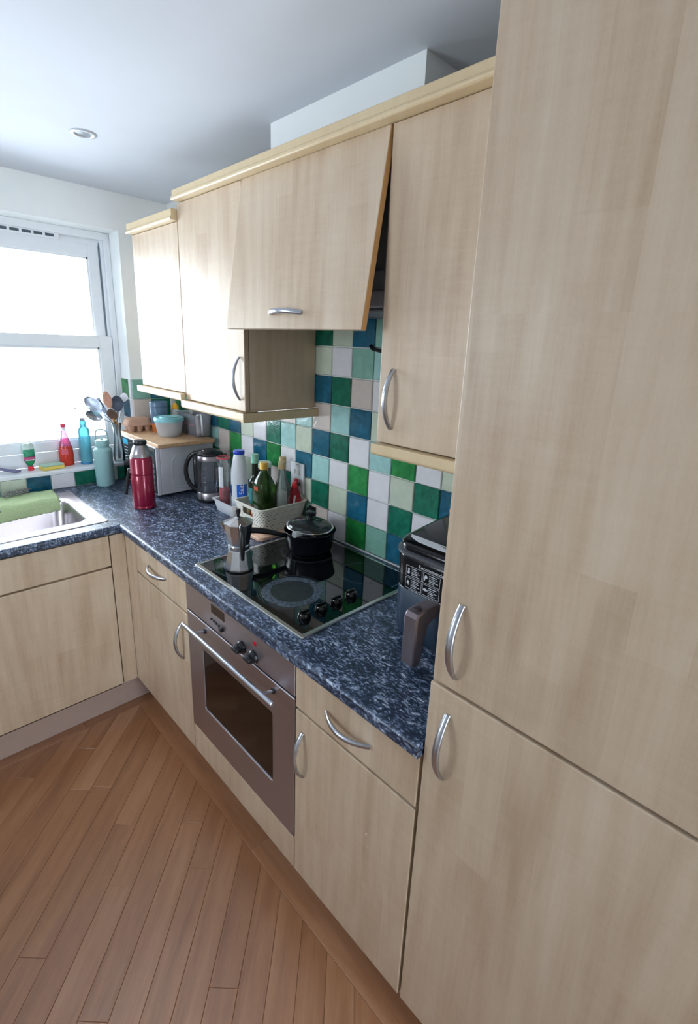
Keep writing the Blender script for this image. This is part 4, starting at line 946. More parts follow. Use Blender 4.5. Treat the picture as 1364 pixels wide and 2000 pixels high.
# salt bottle
c = (-0.120, -0.836, ZS+0.0045)
u = thing('salt_bottle', 'tall white squeezy bottle with a blue cap and blue label band', 'bottle', c)
SW = simple('milky_plastic', 'dfe3ea', 0.35, var=0.02)
body('body', [(0, 0), (0.034, 0), (0.0375, 0.005), (0.0375, 0.162), (0.036, 0.187), (0.031, 0.218), (0.0235, 0.254), (0.0215, 0.261), (0, 0.261)], c, SW, u, 40, 30)
body('cap', [(0, 0.261), (0.0235, 0.261), (0.0245, 0.263), (0.0245, 0.276), (0.0225, 0.279), (0, 0.2795)], c, simple('royal_blue', '1f46c8', 0.35), u)
def band(name, c, r, z0, z1, a0, a1, mat, parent, th=0.0004, n=16):
    bm = bmesh.new(); A_ = []; B_ = []
    for i in range(n+1):
        a = a0+(a1-a0)*i/n
        A_.append([(c[0]+q*math.cos(a), c[1]+q*math.sin(a), c[2]+z) for q, z in ((r-0.0006, z0), (r+th, z0), (r+th, z1), (r-0.0006, z1))])
    V = [[bm.verts.new(p) for p in r4] for r4 in A_]
    for a, b in zip(V, V[1:]):
        for i in range(4): j = (i+1) % 4; bm.faces.new((a[i], a[j], b[j], b[i]))
    bm.faces.new(V[0]); bm.faces.new(V[-1]); return fin(name, bm, mat, parent, smooth=True, auto=30)
BL = simple('label_blue', '1668cf', 0.35)
AC = math.atan2(-0.70, -0.72)*1.0    # angle facing the camera
band('label', c, 0.0375, 0.072, 0.130, AC-0.10, AC+1.25, BL, u); band('label', c, 0.0375, 0.072, 0.124, AC-1.4, AC-0.85, BL, u)
ta = AC+0.55; rd = Vector((math.cos(ta), math.sin(ta), 0)); tg = Vector((-math.sin(ta), math.cos(ta), 0))
text('lettering', 'Salt', 0.030, simple('ink_white', 'eef2f6', 0.5), u, frame(Vector(c)+rd*0.0392+tg*0.006+Vector((0, 0, 0.086)), (0, 0, 1), -tg))
# jar of red lids
c = (-0.160, -0.772, ZS+0.0045)
u = thing('plastic_jar', 'clear plastic jar with red contents behind the salt bottle', 'jar', c)
body('jar', [(0, 0), (0.021, 0), (0.023, 0.003), (0.0245, 0.195), (0.027, 0.215), (0.0285, 0.237), (0.0265, 0.237), (0.024, 0.215)], c, CLEAR, u, 28, cap=False)
body('contents', [(0, 0.003), (0.0215, 0.003), (0.0228, 0.085), (0.018, 0.097), (0, 0.103)], c, simple('red_contents', 'c41f38', 0.4, var=0.35, scale=120), u, 20)
body('rim', [(0.0255, 0.233), (0.0290, 0.235), (0.0290, 0.2415), (0.0255, 0.2415)], c, simple('red_rim', 'd6565c', 0.4), u, 28, cap=False)
band('label', c, 0.0243, 0.105, 0.200, AC-0.9, AC+0.1, WHITEPL, u)

# perforated basket
ZS = ZBK
BK = (-0.246, -0.014, -1.186, -0.992)
u = thing('basket', 'cream perforated plastic basket full of oil and vinegar bottles beside the hob', 'basket', (-0.13, -1.09, ZS))
def rb(t, z, d=0.0, r=0.022):
    k = 0.016*(1-t)
    return ring3(rrect(BK[0]+k+d, BK[1]-k-d, BK[2]+k+d, BK[3]-k-d, r, 5), z)
H = 0.107
bm = bmesh.new(); loft(bm, [rb(0, ZS+0.0002, 0.002), rb(0.02, ZS+0.003), rb(0.02, ZS+0.003, 0.0025), rb(0.02, ZS+0.0028, 0.004)], cap1=True); fin('floor', bm, CREAMPL, u)
bm = bmesh.new(); loft(bm, [rb(0.93, ZS+H-0.010, -0.0005), rb(1, ZS+H-0.004, -0.0035), rb(1, ZS+H, -0.003), rb(1, ZS+H, 0.002), rb(0.93, ZS+H-0.010, 0.002)], cap0=False, cap1=False); fin('rim', bm, CREAMPL, u, smooth=True, auto=50)
# walls: a grid with small staggered openings
bm = bmesh.new(); rw = random.Random(9)
def wallpt(s, t, d):
    k = 0.016*(1-t); x0, x1, y0, y1 = BK[0]+k+d, BK[1]-k-d, BK[2]+k+d, BK[3]-k-d; r = 0.022
    base = rrect(x0, x1, y0, y1, r, 5); m_ = len(base)
    P_ = [Vector((a, b, 0)) for a, b in base]; Ls = [(P_[(i+1) % m_]-P_[i]).length for i in range(m_)]; T_ = sum(Ls); q = s*T_
    for i in range(m_):
        if q <= Ls[i]: return P_[i].lerp(P_[(i+1) % m_], q/Ls[i])+Vector((0, 0, ZS+0.003+t*(H-0.012)))
        q -= Ls[i]
    return P_[0]+Vector((0, 0, ZS+0.003+t*(H-0.012)))
NS, NT = 208, 25
GO = [[wallpt(i/NS, j/NT, 0.0) for j in range(NT+1)] for i in range(NS)]; GI = [[wallpt(i/NS, j/NT, 0.0022) for j in range(NT+1)] for i in range(NS)]
VO = [[bm.verts.new(p) for p in c_] for c_ in GO]; VI = [[bm.verts.new(p) for p in c_] for c_ in GI]
def is_hole(i, j):
    i %= NS
    if j < 1 or j > NT-2: return False
    # hand hold in the side facing the sink
    p = GO[i][j]
    if p.x < BK[0]+0.02 and abs(p.y+1.085) < 0.034 and j > NT-10: return True
    return (i+2*((j//2) % 2)) % 4 < (2 if (j//2) % 3 == 0 else 1) and j % 2 == 1
for i in range(NS):
    for j in range(NT):
        k = (i+1) % NS
        if is_hole(i, j): continue
        bm.faces.new((VO[i][j], VO[k][j], VO[k][j+1], VO[i][j+1])); bm.faces.new((VI[i][j], VI[i][j+1], VI[k][j+1], VI[k][j]))
        if is_hole(i+1, j): bm.faces.new((VO[k][j], VI[k][j], VI[k][j+1], VO[k][j+1]))
        if is_hole(i-1, j): bm.faces.new((VO[i][j+1], VI[i][j+1], VI[i][j], VO[i][j]))
        if j+1 < NT and is_hole(i, j+1): bm.faces.new((VO[i][j+1], VO[k][j+1], VI[k][j+1], VI[i][j+1]))
        if j > 0 and is_hole(i, j-1): bm.faces.new((VO[k][j], VO[i][j], VI[i][j], VI[k][j]))
o = fin('perforated_wall', bm, CREAMPL, u)
ZF = ZS+0.0036
# oil bottle, square shouldered (front)
def bottle(name, label, c, w, hs, hn, ht_, mat, capmat, caph=0.026, square=False, neck=0.013, liquid=None, capw=None, seg=32):
    u = thing(name, label, 'bottle', c, 'oil and vinegar bottles in the basket')
    bm = bmesh.new()
    if square:
        def q(s, z, rr_=0.35): return [(c[0]+x, c[1]+y, c[2]+z) for x, y in rrect(-s, s, -s, s, s*rr_, 5)]
        s = w/2; loft(bm, [q(s*0.92, 0), q(s, 0.005), q(s, hs), q(s*0.86, hs+(hn-hs)*0.35, 0.5), q(s*0.6, hs+(hn-hs)*0.72, 0.8), q(neck, hn, 0.98), q(neck, ht_-caph, 0.98)])
    else:
        s = w/2; lathe(bm, [(0, 0), (s*0.9, 0), (s, 0.004), (s, hs), (s*0.92, hs+(hn-hs)*0.3), (s*0.55, hs+(hn-hs)*0.7), (neck*1.05, hn), (neck, hn+0.008), (neck, ht_-caph), (0, ht_-caph)], c, seg)
    fin('glass', bm, mat, u, smooth=True, auto=40)
    cw = capw or neck*1.22
    P_ = [(0, ht_-caph-0.002), (cw*0.96, ht_-caph-0.002)]
    for i in range(5): z = ht_-caph+caph*(i+0.3)/5.6; P_ += [(cw, z), (cw*0.965, z+caph*0.07), (cw, z+caph*0.13)]
    P_ += [(cw, ht_-0.0015), (cw*0.93, ht_), (0, ht_)]
    body('cap', P_, c, capmat, u, 28, 30)
    return u
GOLD = simple('gold_cap', 'd2a648', 0.35, metal=0.35, var=0.04); TAN = simple('tan_cap', 'cbb083', 0.45, var=0.04)
GREENG = glass('green_bottle', (0.22, 0.40, 0.10), 0.03, body=0.25, bodycol=(0.06, 0.12, 0.02))
DARKG = glass('dark_bottle', (0.22, 0.20, 0.10), 0.03, body=0.5, bodycol=(0.03, 0.045, 0.03))
oc = (-0.186, -1.122, ZF)
o = bottle('oil_bottle', 'green square-shouldered oil bottle with a gold screw cap at the front of the basket', oc, 0.074, 0.175, 0.243, 0.275, GREENG, GOLD, square=True, neck=0.0135)
body('oil', [(0, 0.003), (0.030, 0.003), (0.031, 0.150), (0, 0.151)], oc, glass('olive_oil', (0.45, 0.55, 0.08), 0.05, body=0.35, bodycol=(0.12, 0.17, 0.015)), o, 24)
bm = bmesh.new(); box(bm, oc[0]-0.0378, oc[0]-0.0368, oc[1]-0.012, oc[1]+0.014, oc[2]+0.166, oc[2]+0.182); fin('label', bm, simple('oil_label_red', 'b04a2c', 0.5), o)
bm = bmesh.new(); box(bm, oc[0]-0.0376, oc[0]-0.0366, oc[1]-0.026, oc[1]+0.028, oc[2]+0.022, oc[2]+0.078); fin('label', bm, simple('oil_label_dark', '2b3a4c', 0.5), o)
oc = (-0.166, -1.030, ZF)
o = bottle('oil_bottle', 'slim dark bottle with a mint green cap and teal label in the basket', oc, 0.054, 0.170, 0.205, 0.288, DARKG, simple('mint_cap', '86c4ae', 0.4), caph=0.034, neck=0.0125, capw=0.0155)
band('label', oc, 0.0272, 0.040, 0.150, AC-1.3, AC+1.2, simple('teal_label', '2c7f82', 0.5, var=0.3, scale=40), o)
o = bottle('vinegar_bottle', 'nearer clear glass bottle with a tan screw cap in the basket', (-0.106, -1.132, ZF), 0.068, 0.135, 0.225, 0.268, CLEAR, TAN, neck=0.0125, capw=0.016)
o = bottle('vinegar_bottle', 'farther clear glass bottle with a tan screw cap, nearest the tiles', (-0.052, -1.064, ZF), 0.052, 0.130, 0.220, 0.268, CLEAR, TAN, neck=0.012, capw=0.0155)
# mint-lidded jar behind
c = (-0.066, -0.945, ZS)
u = thing('glass_jar', 'clear jar with a wide pale mint lid behind the basket', 'jar', c)
body('jar', [(0, 0), (0.030, 0), (0.033, 0.004), (0.033, 0.205), (0.031, 0.210)], c, CLEAR, u, cap=False)
body('lid', [(0, 0.208), (0.0345, 0.208), (0.0355, 0.211), (0.0355, 0.224), (0.033, 0.228), (0, 0.229)], c, simple('pale_mint', 'bfe0d2', 0.35), u)
bm = bmesh.new(); bmesh.ops.create_icosphere(bm, subdivisions=3, radius=0.0095); bmesh.ops.scale(bm, vec=(1, 1, 1.2), verts=bm.verts); bmesh.ops.translate(bm, verts=bm.verts, vec=(c[0]-0.040, c[1]-0.020, c[2]+0.196)); fin('clasp', bm, BLACKPL, u, smooth=True)
# seed packet + carrot-coloured cap in basket
bm = bmesh.new(); box(bm, -0.222, -0.196, -1.062, -1.022, ZF, ZF+0.085, 0.006); tagm(fin('spice_packet', bm, simple('herb_packet', '8d8468', 0.7, var=0.45, scale=120)), 'brown speckled packet inside the basket by its hand hold', 'packet')
bm = bmesh.new(); lathe(bm, [(0, 0), (0.012, 0), (0.012, 0.060), (0.0100, 0.068), (0.003, 0.100), (0, 0.102)], (-0.205, -1.0785+0.002, ZF), 20); tagm(fin('nozzle_bottle', bm, simple('orange_plastic', 'f07a2e', 0.4), smooth=True, auto=40), 'small orange pointed nozzle poking up left of the green oil bottle', 'bottle')
# sauce pouch
c = (-0.055, -1.150, ZF)
u = thing('spout_pouch', 'red tomato sauce pouch with a scarlet spout cap at the right of the basket', 'pouch', c)
pd = Vector((0.72, -0.70, 0)); pn_ = Vector((-0.70, -0.72, 0)); cc = Vector(c)
bm = bmesh.new(); R_ = []
for z, hw, th in ((0, 0.032, 0.010), (0.010, 0.034, 0.013), (0.06, 0.033, 0.012), (0.11, 0.027, 0.009), (0.150, 0.017, 0.006), (0.162, 0.013, 0.005)):
    R_.append([tuple(cc+pd*(hw*math.cos(a))+pn_*(th*math.sin(a))+Vector((0, 0, z))) for a in [2*PI*i/20 for i in range(20)]])
loft(bm, R_); fin('pouch', bm, simple('pouch_red', 'a3182a', 0.35, var=0.55, scale=55), u, smooth=True, auto=50)
bm = bmesh.new(); lathe(bm, [(0, 0), (0.0115, 0), (0.012, 0.003), (0.011, 0.020), (0.009, 0.023), (0, 0.023)], (0, 0, 0), 16); bmesh.ops.translate(bm, verts=bm.verts, vec=cc+pn_*0.003+Vector((0, 0, 0.158))); fin('cap', bm, simple('scarlet', 'e01a2c', 0.35), u, smooth=True, auto=40)
bm = bmesh.new(); q = [cc+pd*a+pn_*b+Vector((0, 0, z)) for a, b, z in ((-0.007, 0.0135, 0.075), (0.001, 0.0135, 0.075), (0.006, 0.0115, 0.125), (-0.001, 0.0115, 0.125))]
loft(bm, [[tuple(v) for v in q], [tuple(v+pn_*0.0008) for v in q]]); fin('label', bm, WHITEPL, u)
bm = bmesh.new(); sweep(bm, [cc+pd*(-0.004)+pn_*0.014+Vector((0, 0, 0.110))+pd*0.020, cc+pd*(0.020)+pn_*0.011+Vector((0, 0, 0.112))], 0.001, 6); 
lathe(bm, [(0, 0), (0.007, 0), (0, 0.001)], tuple(cc+pd*0.018+pn_*0.0105+Vector((0, 0, 0.085))), 12); fin('badge', bm, simple('green_badge', '5c9a4a', 0.5), u)
# dark bottle cap behind pouch
c = (-0.030, -1.128, ZF)
u = thing('pepper_mill', 'slim mill with a dark collar and red knob behind the scarlet-capped pouch', 'mill', c)
body('body', [(0, 0), (0.011, 0), (0.012, 0.01), (0.010, 0.155), (0, 0.156)], c, glass('mill_glass', (0.6, 0.62, 0.6), 0.05, body=0.4, bodycol=(0.3, 0.3, 0.28)), u, 18)
body('collar', [(0, 0.156), (0.0165, 0.156), (0.018, 0.162), (0.0165, 0.168), (0, 0.170)], c, BLACKPL, u, 20)
body('knob', [(0, 0.170), (0.009, 0.170), (0.0105, 0.176), (0.008, 0.184), (0, 0.186)], c, simple('knob_red', 'c22a3a', 0.4), u, 18)
# black block at the back of the basket
bm = bmesh.new(); box(bm, -0.011, -0.0075, -1.232, -1.190, ZT, 1.010, 0.001); box(bm, -0.030, -0.0075, -1.228, -1.194, ZT, 1.006, 0.006)
tagm(fin('small_box', bm, BLACKMAT), 'small black box against the tiles between the basket and the pan', 'box')

# wall socket
u = thing('wall_socket', 'white double socket plate on the tiles behind the basket', 'socket', (-0.012, -1.105, 1.11))
bx('plate', WHITEPL, u, -0.016, -0.0062, -1.158, -1.072, 1.048, 1.176, 0.003)
for z in (1.168, 1.056): bm = bmesh.new(); lathe(bm, [(0, 0), (0.0025, 0), (0, 0.0008)], (0, 0, 0), 12); bmesh.ops.rotate(bm, verts=bm.verts, cent=(0, 0, 0), matrix=Matrix.Rotation(-PI/2, 3, 'Y')); bmesh.ops.translate(bm, verts=bm.verts, vec=(-0.0161, -1.115, z)); fin('screw', bm, BLACKPL, u)
bx('switch', WHITEPL, u, -0.0195, -0.0158, -1.132, -1.118, 1.128, 1.148, 0.0015); bx('switch', WHITEPL, u, -0.0195, -0.0158, -1.104, -1.090, 1.128, 1.148, 0.0015)
for dy in (-1.132, -1.096): bx('pin_slot', BLACKPL, u, -0.0164, -0.0158, dy-0.002, dy+0.002, 1.098, 1.108)

# moka pot
c = (-0.4435, -1.3465, 0.9168)
u = thing('moka_pot', 'octagonal aluminium moka coffee pot on the left of the hob', 'coffee pot', c)
def octl(prof, mat, name, parent, rot=PI/8, seg=10):
    bm = bmesh.new(); lathe(bm, prof, (0, 0, 0), seg); bmesh.ops.rotate(bm, verts=bm.verts, cent=(0, 0, 0), matrix=Matrix.Rotation(rot, 3, 'Z'))
    bmesh.ops.translate(bm, verts=bm.verts, vec=c); return fin(name, bm, mat, parent)
octl([(0, 0), (0.0465, 0), (0.0485, 0.003), (0.0485, 0.008), (0.0375, 0.068), (0.0340, 0.074), (0, 0.074)], ALU, 'boiler', u)
body('ring', [(0, 0.0735), (0.0355, 0.0735), (0.0365, 0.077), (0.0355, 0.083), (0.0365, 0.086), (0.0345, 0.090), (0, 0.090)], c, ALU, u, 32, 30)
octl([(0, 0.089), (0.0350, 0.089), (0.0365, 0.094), (0.0470, 0.160), (0.0478, 0.163), (0, 0.163)], ALU, 'collector', u)
lp = octl([(0, 0.1632), (0.0492, 0.1632), (0.0490, 0.1665), (0.012, 0.181), (0.007, 0.184), (0, 0.1845)], ALU, 'lid', u); sub(lp)
body('lid_knob', [(0, 0.183), (0.0055, 0.183), (0.0045, 0.190), (0.0075, 0.199), (0.0085, 0.207), (0.006, 0.210), (0, 0.2105)], c, BLACKPL, lp, 10)
cc = Vector(c); hd = Vector((-0.40, -0.92, 0)).normalized(); hs_ = Vector((0.92, -0.40, 0))
hq = [cc+hd*a+Vector((0, 0, z)) for a, z in ((0.046, 0.163), (0.060, 0.165), (0.073, 0.155), (0.075, 0.100), (0.071, 0.060))]
bm = bmesh.new(); sweep(bm, hq, [(0.008, 0.005), (0.009, 0.007), (0.0095, 0.009), (0.0095, 0.009), (0.008, 0.006)], 12, up=(0.92, -0.40, 0)); fin('handle', bm, BLACKPL, u, smooth=True, auto=50)
bm = bmesh.new(); sweep(bm, [cc+hd*0.040+Vector((0, 0, 0.160)), cc+hd*0.052+Vector((0, 0, 0.172)), cc+hd*0.056+Vector((0, 0, 0.150))], [(0.006, 0.003)]*3, 10, up=(0.92, -0.40, 0)); fin('hinge', bm, ALU, u, smooth=True)
sp = Vector((-0.72, 0.70, 0)); bm = bmesh.new()
loft(bm, [[tuple(cc+sp*0.0405+hh*w_+Vector((0, 0, z))) for hh, w_, z in ((Vector((0.7, 0.72, 0)), -0.010, 0.160), (Vector((0.7, 0.72, 0)), 0.010, 0.160), (Vector((0.7, 0.72, 0)), 0.0, 0.120))], [tuple(cc+sp*0.0600+Vector((0.7, 0.72, 0))*w_+Vector((0, 0, z))) for w_, z in ((-0.0025, 0.1630), (0.0025, 0.1630), (0.0, 0.1580))]]); fin('spout', bm, ALU, u)

# saucepan
c = (-0.1640, -1.3810, 0.9168)
u = thing('saucepan', 'black non-stick saucepan with its handle pointing left behind the moka pot', 'pan', c)
NS_ = simple('dark_enamel', '0a0d1a', 0.22, var=0.2)
body('pan', [(0, 0), (0.070, 0), (0.076, 0.003), (0.083, 0.018), (0.090, 0.060), (0.0935, 0.0800), (0.0965, 0.0840), (0.0945, 0.0855), (0.0915, 0.082), (0.088, 0.060), (0.080, 0.018), (0.072, 0.006), (0, 0.005)], c, NS_, u, 56, 50, cap=False)
hv = Vector((-0.185, 0.100, 0)).normalized(); cc = Vector(c)
bm = bmesh.new(); pts = [cc+hv*(0.088+0.155*t)+Vector((0, 0, 0.062+0.034*math.sin(t*PI*0.55)-0.004*t)) for t in [i/10 for i in range(11)]]
sweep(bm, pts, [(0.0090+0.0060*min(1, t*2.2), 0.0080+0.003*t) for t in [i/10 for i in range(11)]], 14, up=(0, 0, 1)); fin('handle', bm, BLACKMAT, u, smooth=True)
# glass lid
u = thing('pan_lid', 'domed glass lid with a black knob lying tilted on the saucepan', 'lid', (-0.160, -1.376, 1.003))
tm = Matrix.Translation((-0.1600, -1.3760, 1.0085)) @ Matrix.Rotation(math.radians(3.0), 4, Vector((0.70, 0.72, 0)))
def lidpart(name, prof, mat, seg=48, cap=False, auto=40):
    bm = bmesh.new(); lathe(bm, prof, (0, 0, 0), seg, cap=cap); bmesh.ops.transform(bm, matrix=tm, verts=bm.verts); return fin(name, bm, mat, u, smooth=True, auto=auto)
lidpart('dome', [(0.083, 0), (0.080, 0.008), (0.065, 0.017), (0.045, 0.0225), (0.020, 0.0255), (0, 0.026)], glass('lid_glass', (0.62, 0.68, 0.70), 0.03, body=0.12, bodycol=(0.3, 0.35, 0.38)))
lidpart('steel_rim', [(0.081, -0.001), (0.087, -0.0015), (0.0880, 0.001), (0.0865, 0.0035), (0.081, 0.0035)], CHROME)
lidpart('knob', [(0, 0.0255), (0.012, 0.0255), (0.0125, 0.029), (0.0095, 0.036), (0.0100, 0.042), (0.0195, 0.050), (0.0205, 0.054), (0.017, 0.0565), (0, 0.058)], BLACKPL, 30)
# white spoon handle
bm = bmesh.new(); a = Vector((-0.2620, -1.4120, 1.0110)); b = Vector((-0.186, -1.402, 0.9950)); 
sweep(bm, [a, a.lerp(b, 0.03), a.lerp(b, 0.4), b, b+Vector((0.05, 0.008, -0.045))], [(0.0110, 0.0100), (0.0130, 0.0120), (0.0110, 0.0100), (0.008, 0.007), (0.005, 0.004)], 16); sp_ = fin('ladle', bm, simple('white_nylon', 'c3c8cc', 0.45), smooth=True, auto=50)
tagm(sp_, 'pale grey hollow utensil handle sticking out of the saucepan towards the camera', 'utensil'); sub(sp_)
bm = bmesh.new(); d_ = (b-a).normalized(); sweep(bm, [a-d_*0.0006, a+d_*0.002], [(0.0085, 0.0075)]*2, 16); fin('handle_hollow', bm, simple('hollow_grey', '9aa0a8', 0.6), sp_)

# air fryer
u = thing('air_fryer', 'dark slate air fryer with a settings sticker on its drawer, beside the tall unit', 'fryer', (-0.19, -2.07, ZW))
AF = (-0.338, -0.050, -2.222, -1.922)
SL = simple('slate_plastic', '27384c', 0.45, var=0.04, scale=300, bump=0.1)
def af(d, z, r=0.052): return ring3(rrect(AF[0]+d, AF[1]-d, AF[2]+d, AF[3]-d, r, 10), z)
bm = bmesh.new(); loft(bm, [af(0.012, ZW+0.004), af(0.005, ZW+0.012), af(0.0, ZW+0.030), af(0.0005, ZW+0.143), af(0.0025, ZW+0.146)]); fin('drawer', bm, SL, u, smooth=True, auto=40)
for px, py in ((-0.28, -2.16), (-0.28, -1.98), (-0.11, -2.16), (-0.11, -1.98)): bm = bmesh.new(); lathe(bm, [(0, 0), (0.012, 0), (0.012, 0.006), (0, 0.006)], (px, py, ZW), 12); fin('foot', bm, BLACKPL, u)
GB = simple('piano_black', '090b10', 0.16, spec=0.35)
bm = bmesh.new(); loft(bm, [af(0.0025, ZW+0.1465), af(0.0, ZW+0.149), af(-0.001, ZW+0.233), af(0.001, ZW+0.237)]); fin('upper_housing', bm, GB, u, smooth=True, auto=40)
bm = bmesh.new(); loft(bm, [af(0.001, ZW+0.237), af(-0.005, ZW+0.241), af(-0.005, ZW+0.249), af(0.001, ZW+0.252)]); fin('silver_band', bm, simple('grey_silver', '70757f', 0.3, metal=0.7), u, smooth=True, auto=35)
def aft(x, y, z):  # the lid rises towards the wall
    k = (x-AF[0])/(AF[1]-AF[0]); return (x, y, z+0.022*max(k, 0))
bm = bmesh.new(); loft(bm, [af(0.002, ZW+0.252), [aft(*p) for p in af(0.001, ZW+0.260)], [aft(*p) for p in af(0.006, ZW+0.268, 0.048)], [aft(*p) for p in af(0.018, ZW+0.272, 0.040)]]); fin('lid', bm, GB, u, smooth=True, auto=40)
def topz(x, d=0.0008): k = (x-AF[0])/(AF[1]-AF[0]); return ZW+0.272+0.022*k+d
def topquad(name, pts, mat, th=0.0006):
    bm = bmesh.new(); A_ = [(x, y, topz(x, 0.0002)) for x, y in pts]; B_ = [(x, y, z+th) for x, y, z in A_]; loft(bm, [A_, B_]); return fin(name, bm, mat, u)
pp = [(-0.317, -2.19), (-0.290, -2.19), (-0.290, -2.06), (-0.290, -1.943), (-0.3005, -1.950), (-0.3090, -1.965), (-0.3150, -1.985), (-0.317, -2.02)]
topquad('control_strip', pp, simple('strip_grey', 'dde3ee', 0.45))
for i in range(3): topquad('print_line', [(-0.304+i*0.004, -2.10), (-0.3025+i*0.004, -2.10), (-0.3025+i*0.004, -2.06+0.01*i), (-0.304+i*0.004, -2.06+0.01*i)], BLACKMAT, 0.0012)
topquad('notice', [(-0.175, -2.19), (-0.125, -2.19), (-0.125, -2.000), (-0.175, -2.000)], simple('notice_navy', '16202e', 0.3))
for i in range(6): topquad('print_line', [(-0.170+i*0.0075, -2.13), (-0.1675+i*0.0075, -2.13), (-0.1675+i*0.0075, -2.018), (-0.170+i*0.0075, -2.018)], simple('print_grey', '8a94a2', 0.5) if i == 0 else bpy.data.materials['print_grey'], 0.0012)
# sticker wrapped over the front: film and printing
FX = AF[0]
def onfront(name, y, z, w, h, mat, parent, r=None, d=0.0012):
    """a printed bar on the front face; y is distance to the right of the fryer's left edge"""
    return bx(name, mat, parent, FX-d, FX+0.0008, AF[3]-y-w, AF[3]-y, ZW+z, ZW+z+h)
sk = sub(bx('sticker', simple('sticker_film', '0a0d14', 0.3, spec=0.3), u, FX-0.0016, FX+0.0005, AF[2]+0.055, AF[3]-0.050, ZW+0.148, ZW+0.232, 0.0002))
PW_ = simple('sticker_print', 'ccd2da', 0.5)
def fbar(name, y, z, w, h): return bx(name, PW_, sk, FX-0.0021, FX-0.0014, AF[3]-y-w, AF[3]-y, ZW+z, ZW+z+h)
text('lettering', 'Recommended Settings', 0.0138, PW_, sk, frame((FX-0.0022, AF[3]-0.088, ZW+0.2185), (0, -1, 0), (0, 0, 1)))
def icon(kind, y, z):
    bm = bmesh.new()
    def disc(yy, zz, ry, rz_, n=14): 
        vs = [bm.verts.new((FX-0.0021, AF[3]-yy+ry*math.cos(2*PI*i/n), ZW+zz+rz_*math.sin(2*PI*i/n))) for i in range(n)]
        r = bmesh.ops.extrude_face_region(bm, geom=[bm.faces.new(vs)]); bmesh.ops.translate(bm, verts=[g for g in r['geom'] if isinstance(g, bmesh.types.BMVert)], vec=(0.0006, 0, 0))
    if kind == 0: disc(y, z+0.004, 0.003, 0.004); disc(y, z-0.004, 0.0036, 0.005)
    if kind == 1: disc(y, z, 0.0042, 0.006, 5); disc(y+0.002, z-0.004, 0.003, 0.003)
    if kind == 2: disc(y, z+0.002, 0.0045, 0.0045); disc(y+0.004*-1, z-0.005, 0.0018, 0.0045)
    if kind == 3: disc(y, z, 0.0058, 0.0036); disc(y+0.0065, z, 0.0026, 0.004, 3)
    fin('icon', bm, PW_, sk)
for row in range(2):
    for col in range(2):
        y0 = 0.0505+col*0.0540; zb = 0.1860-row*0.0325-0.004*col*0; w_, h_ = 0.0500, 0.0285
        for q in ((y0, zb, w_, 0.0008), (y0, zb+h_, w_, 0.0008), (y0, zb, 0.0008, h_), (y0+w_, zb, 0.0008, h_+0.0008)): fbar('print_line', *q)
        icon(row+2*col, y0+0.0085, zb+0.0155)
        for i in range(5): fbar('print_line', y0+0.0180, zb+0.0225-i*0.0045, (0.016, 0.022, 0.025, 0.018, 0.027)[(i+row+col) % 5], 0.0020 if i in (0, 3) else 0.0012)
for i in range(10): fbar('print_line', 0.062+i*0.0105, 0.1495, 0.0085, 0.0012)
# handle
HM = simple('handle_taupe', '857a80', 0.30, metal=0.7, var=0.03); hc = -2.066
bm = bmesh.new(); hp = [(-0.336, ZW+0.150), (-0.395, ZW+0.155), (-0.424, ZW+0.152), (-0.432, ZW+0.142), (-0.4335, ZW+0.018), (-0.428, ZW+0.012), (-0.408, ZW+0.012), (-0.402, ZW+0.020), (-0.398, ZW+0.105), (-0.388, ZW+0.120), (-0.365, ZW+0.128), (-0.336, ZW+0.130)]
prism_x(bm, hp, hc-0.020, hc+0.020); es = [e for e in bm.edges if abs(e.verts[0].co.y-e.verts[1].co.y) < 1e-6]
bmesh.ops.bevel(bm, geom=es, offset=0.0055, segments=3, affect='EDGES', profile=0.5); hh_ = sub(fin('handle', bm, HM, u, smooth=True, auto=35))
body('release_button', [(0, 0), (0.0105, 0), (0.0105, 0.0025), (0.009, 0.0035), (0, 0.0035)], (-0.405, hc, ZW+0.1535), simple('button_taupe', '4c4550', 0.25, metal=0.5), hh_, 24)
# jar with a copper lid standing on the fryer
c = (-0.122, -1.966, topz(-0.122)+0.003)
u = thing('spice_jar', 'small jar with a copper coloured lid standing on the back of the air fryer', 'jar', c)
body('jar', [(0, 0), (0.017, 0), (0.018, 0.002), (0.018, 0.012), (0, 0.012)], c, simple('pale_ceramic', 'd8c8bc', 0.4), u, 24)
body('lid', [(0, 0.012), (0.0195, 0.012), (0.0200, 0.014), (0.0200, 0.020), (0.018, 0.021), (0.016, 0.018), (0, 0.018)], c, simple('copper_lid', 'c07a4a', 0.35, metal=0.4), u, 24)

# black cord under the hood
bm = bmesh.new(); sweep(bm, [(-0.012, -1.500, 1.657), (-0.014, -1.505, 1.650), (-0.016, -1.515, 1.645), (-0.018, -1.56, 1.639), (-0.018, -1.66, 1.632), (-0.016, -1.72, 1.65), (-0.0145, -1.74, 1.70), (-0.014, -1.742, 1.742)], 0.0055, 10); tagm(fin('cable', bm, BLACKMAT, smooth=True), 'black cable hanging on the tiles below the extractor hood', 'cable')

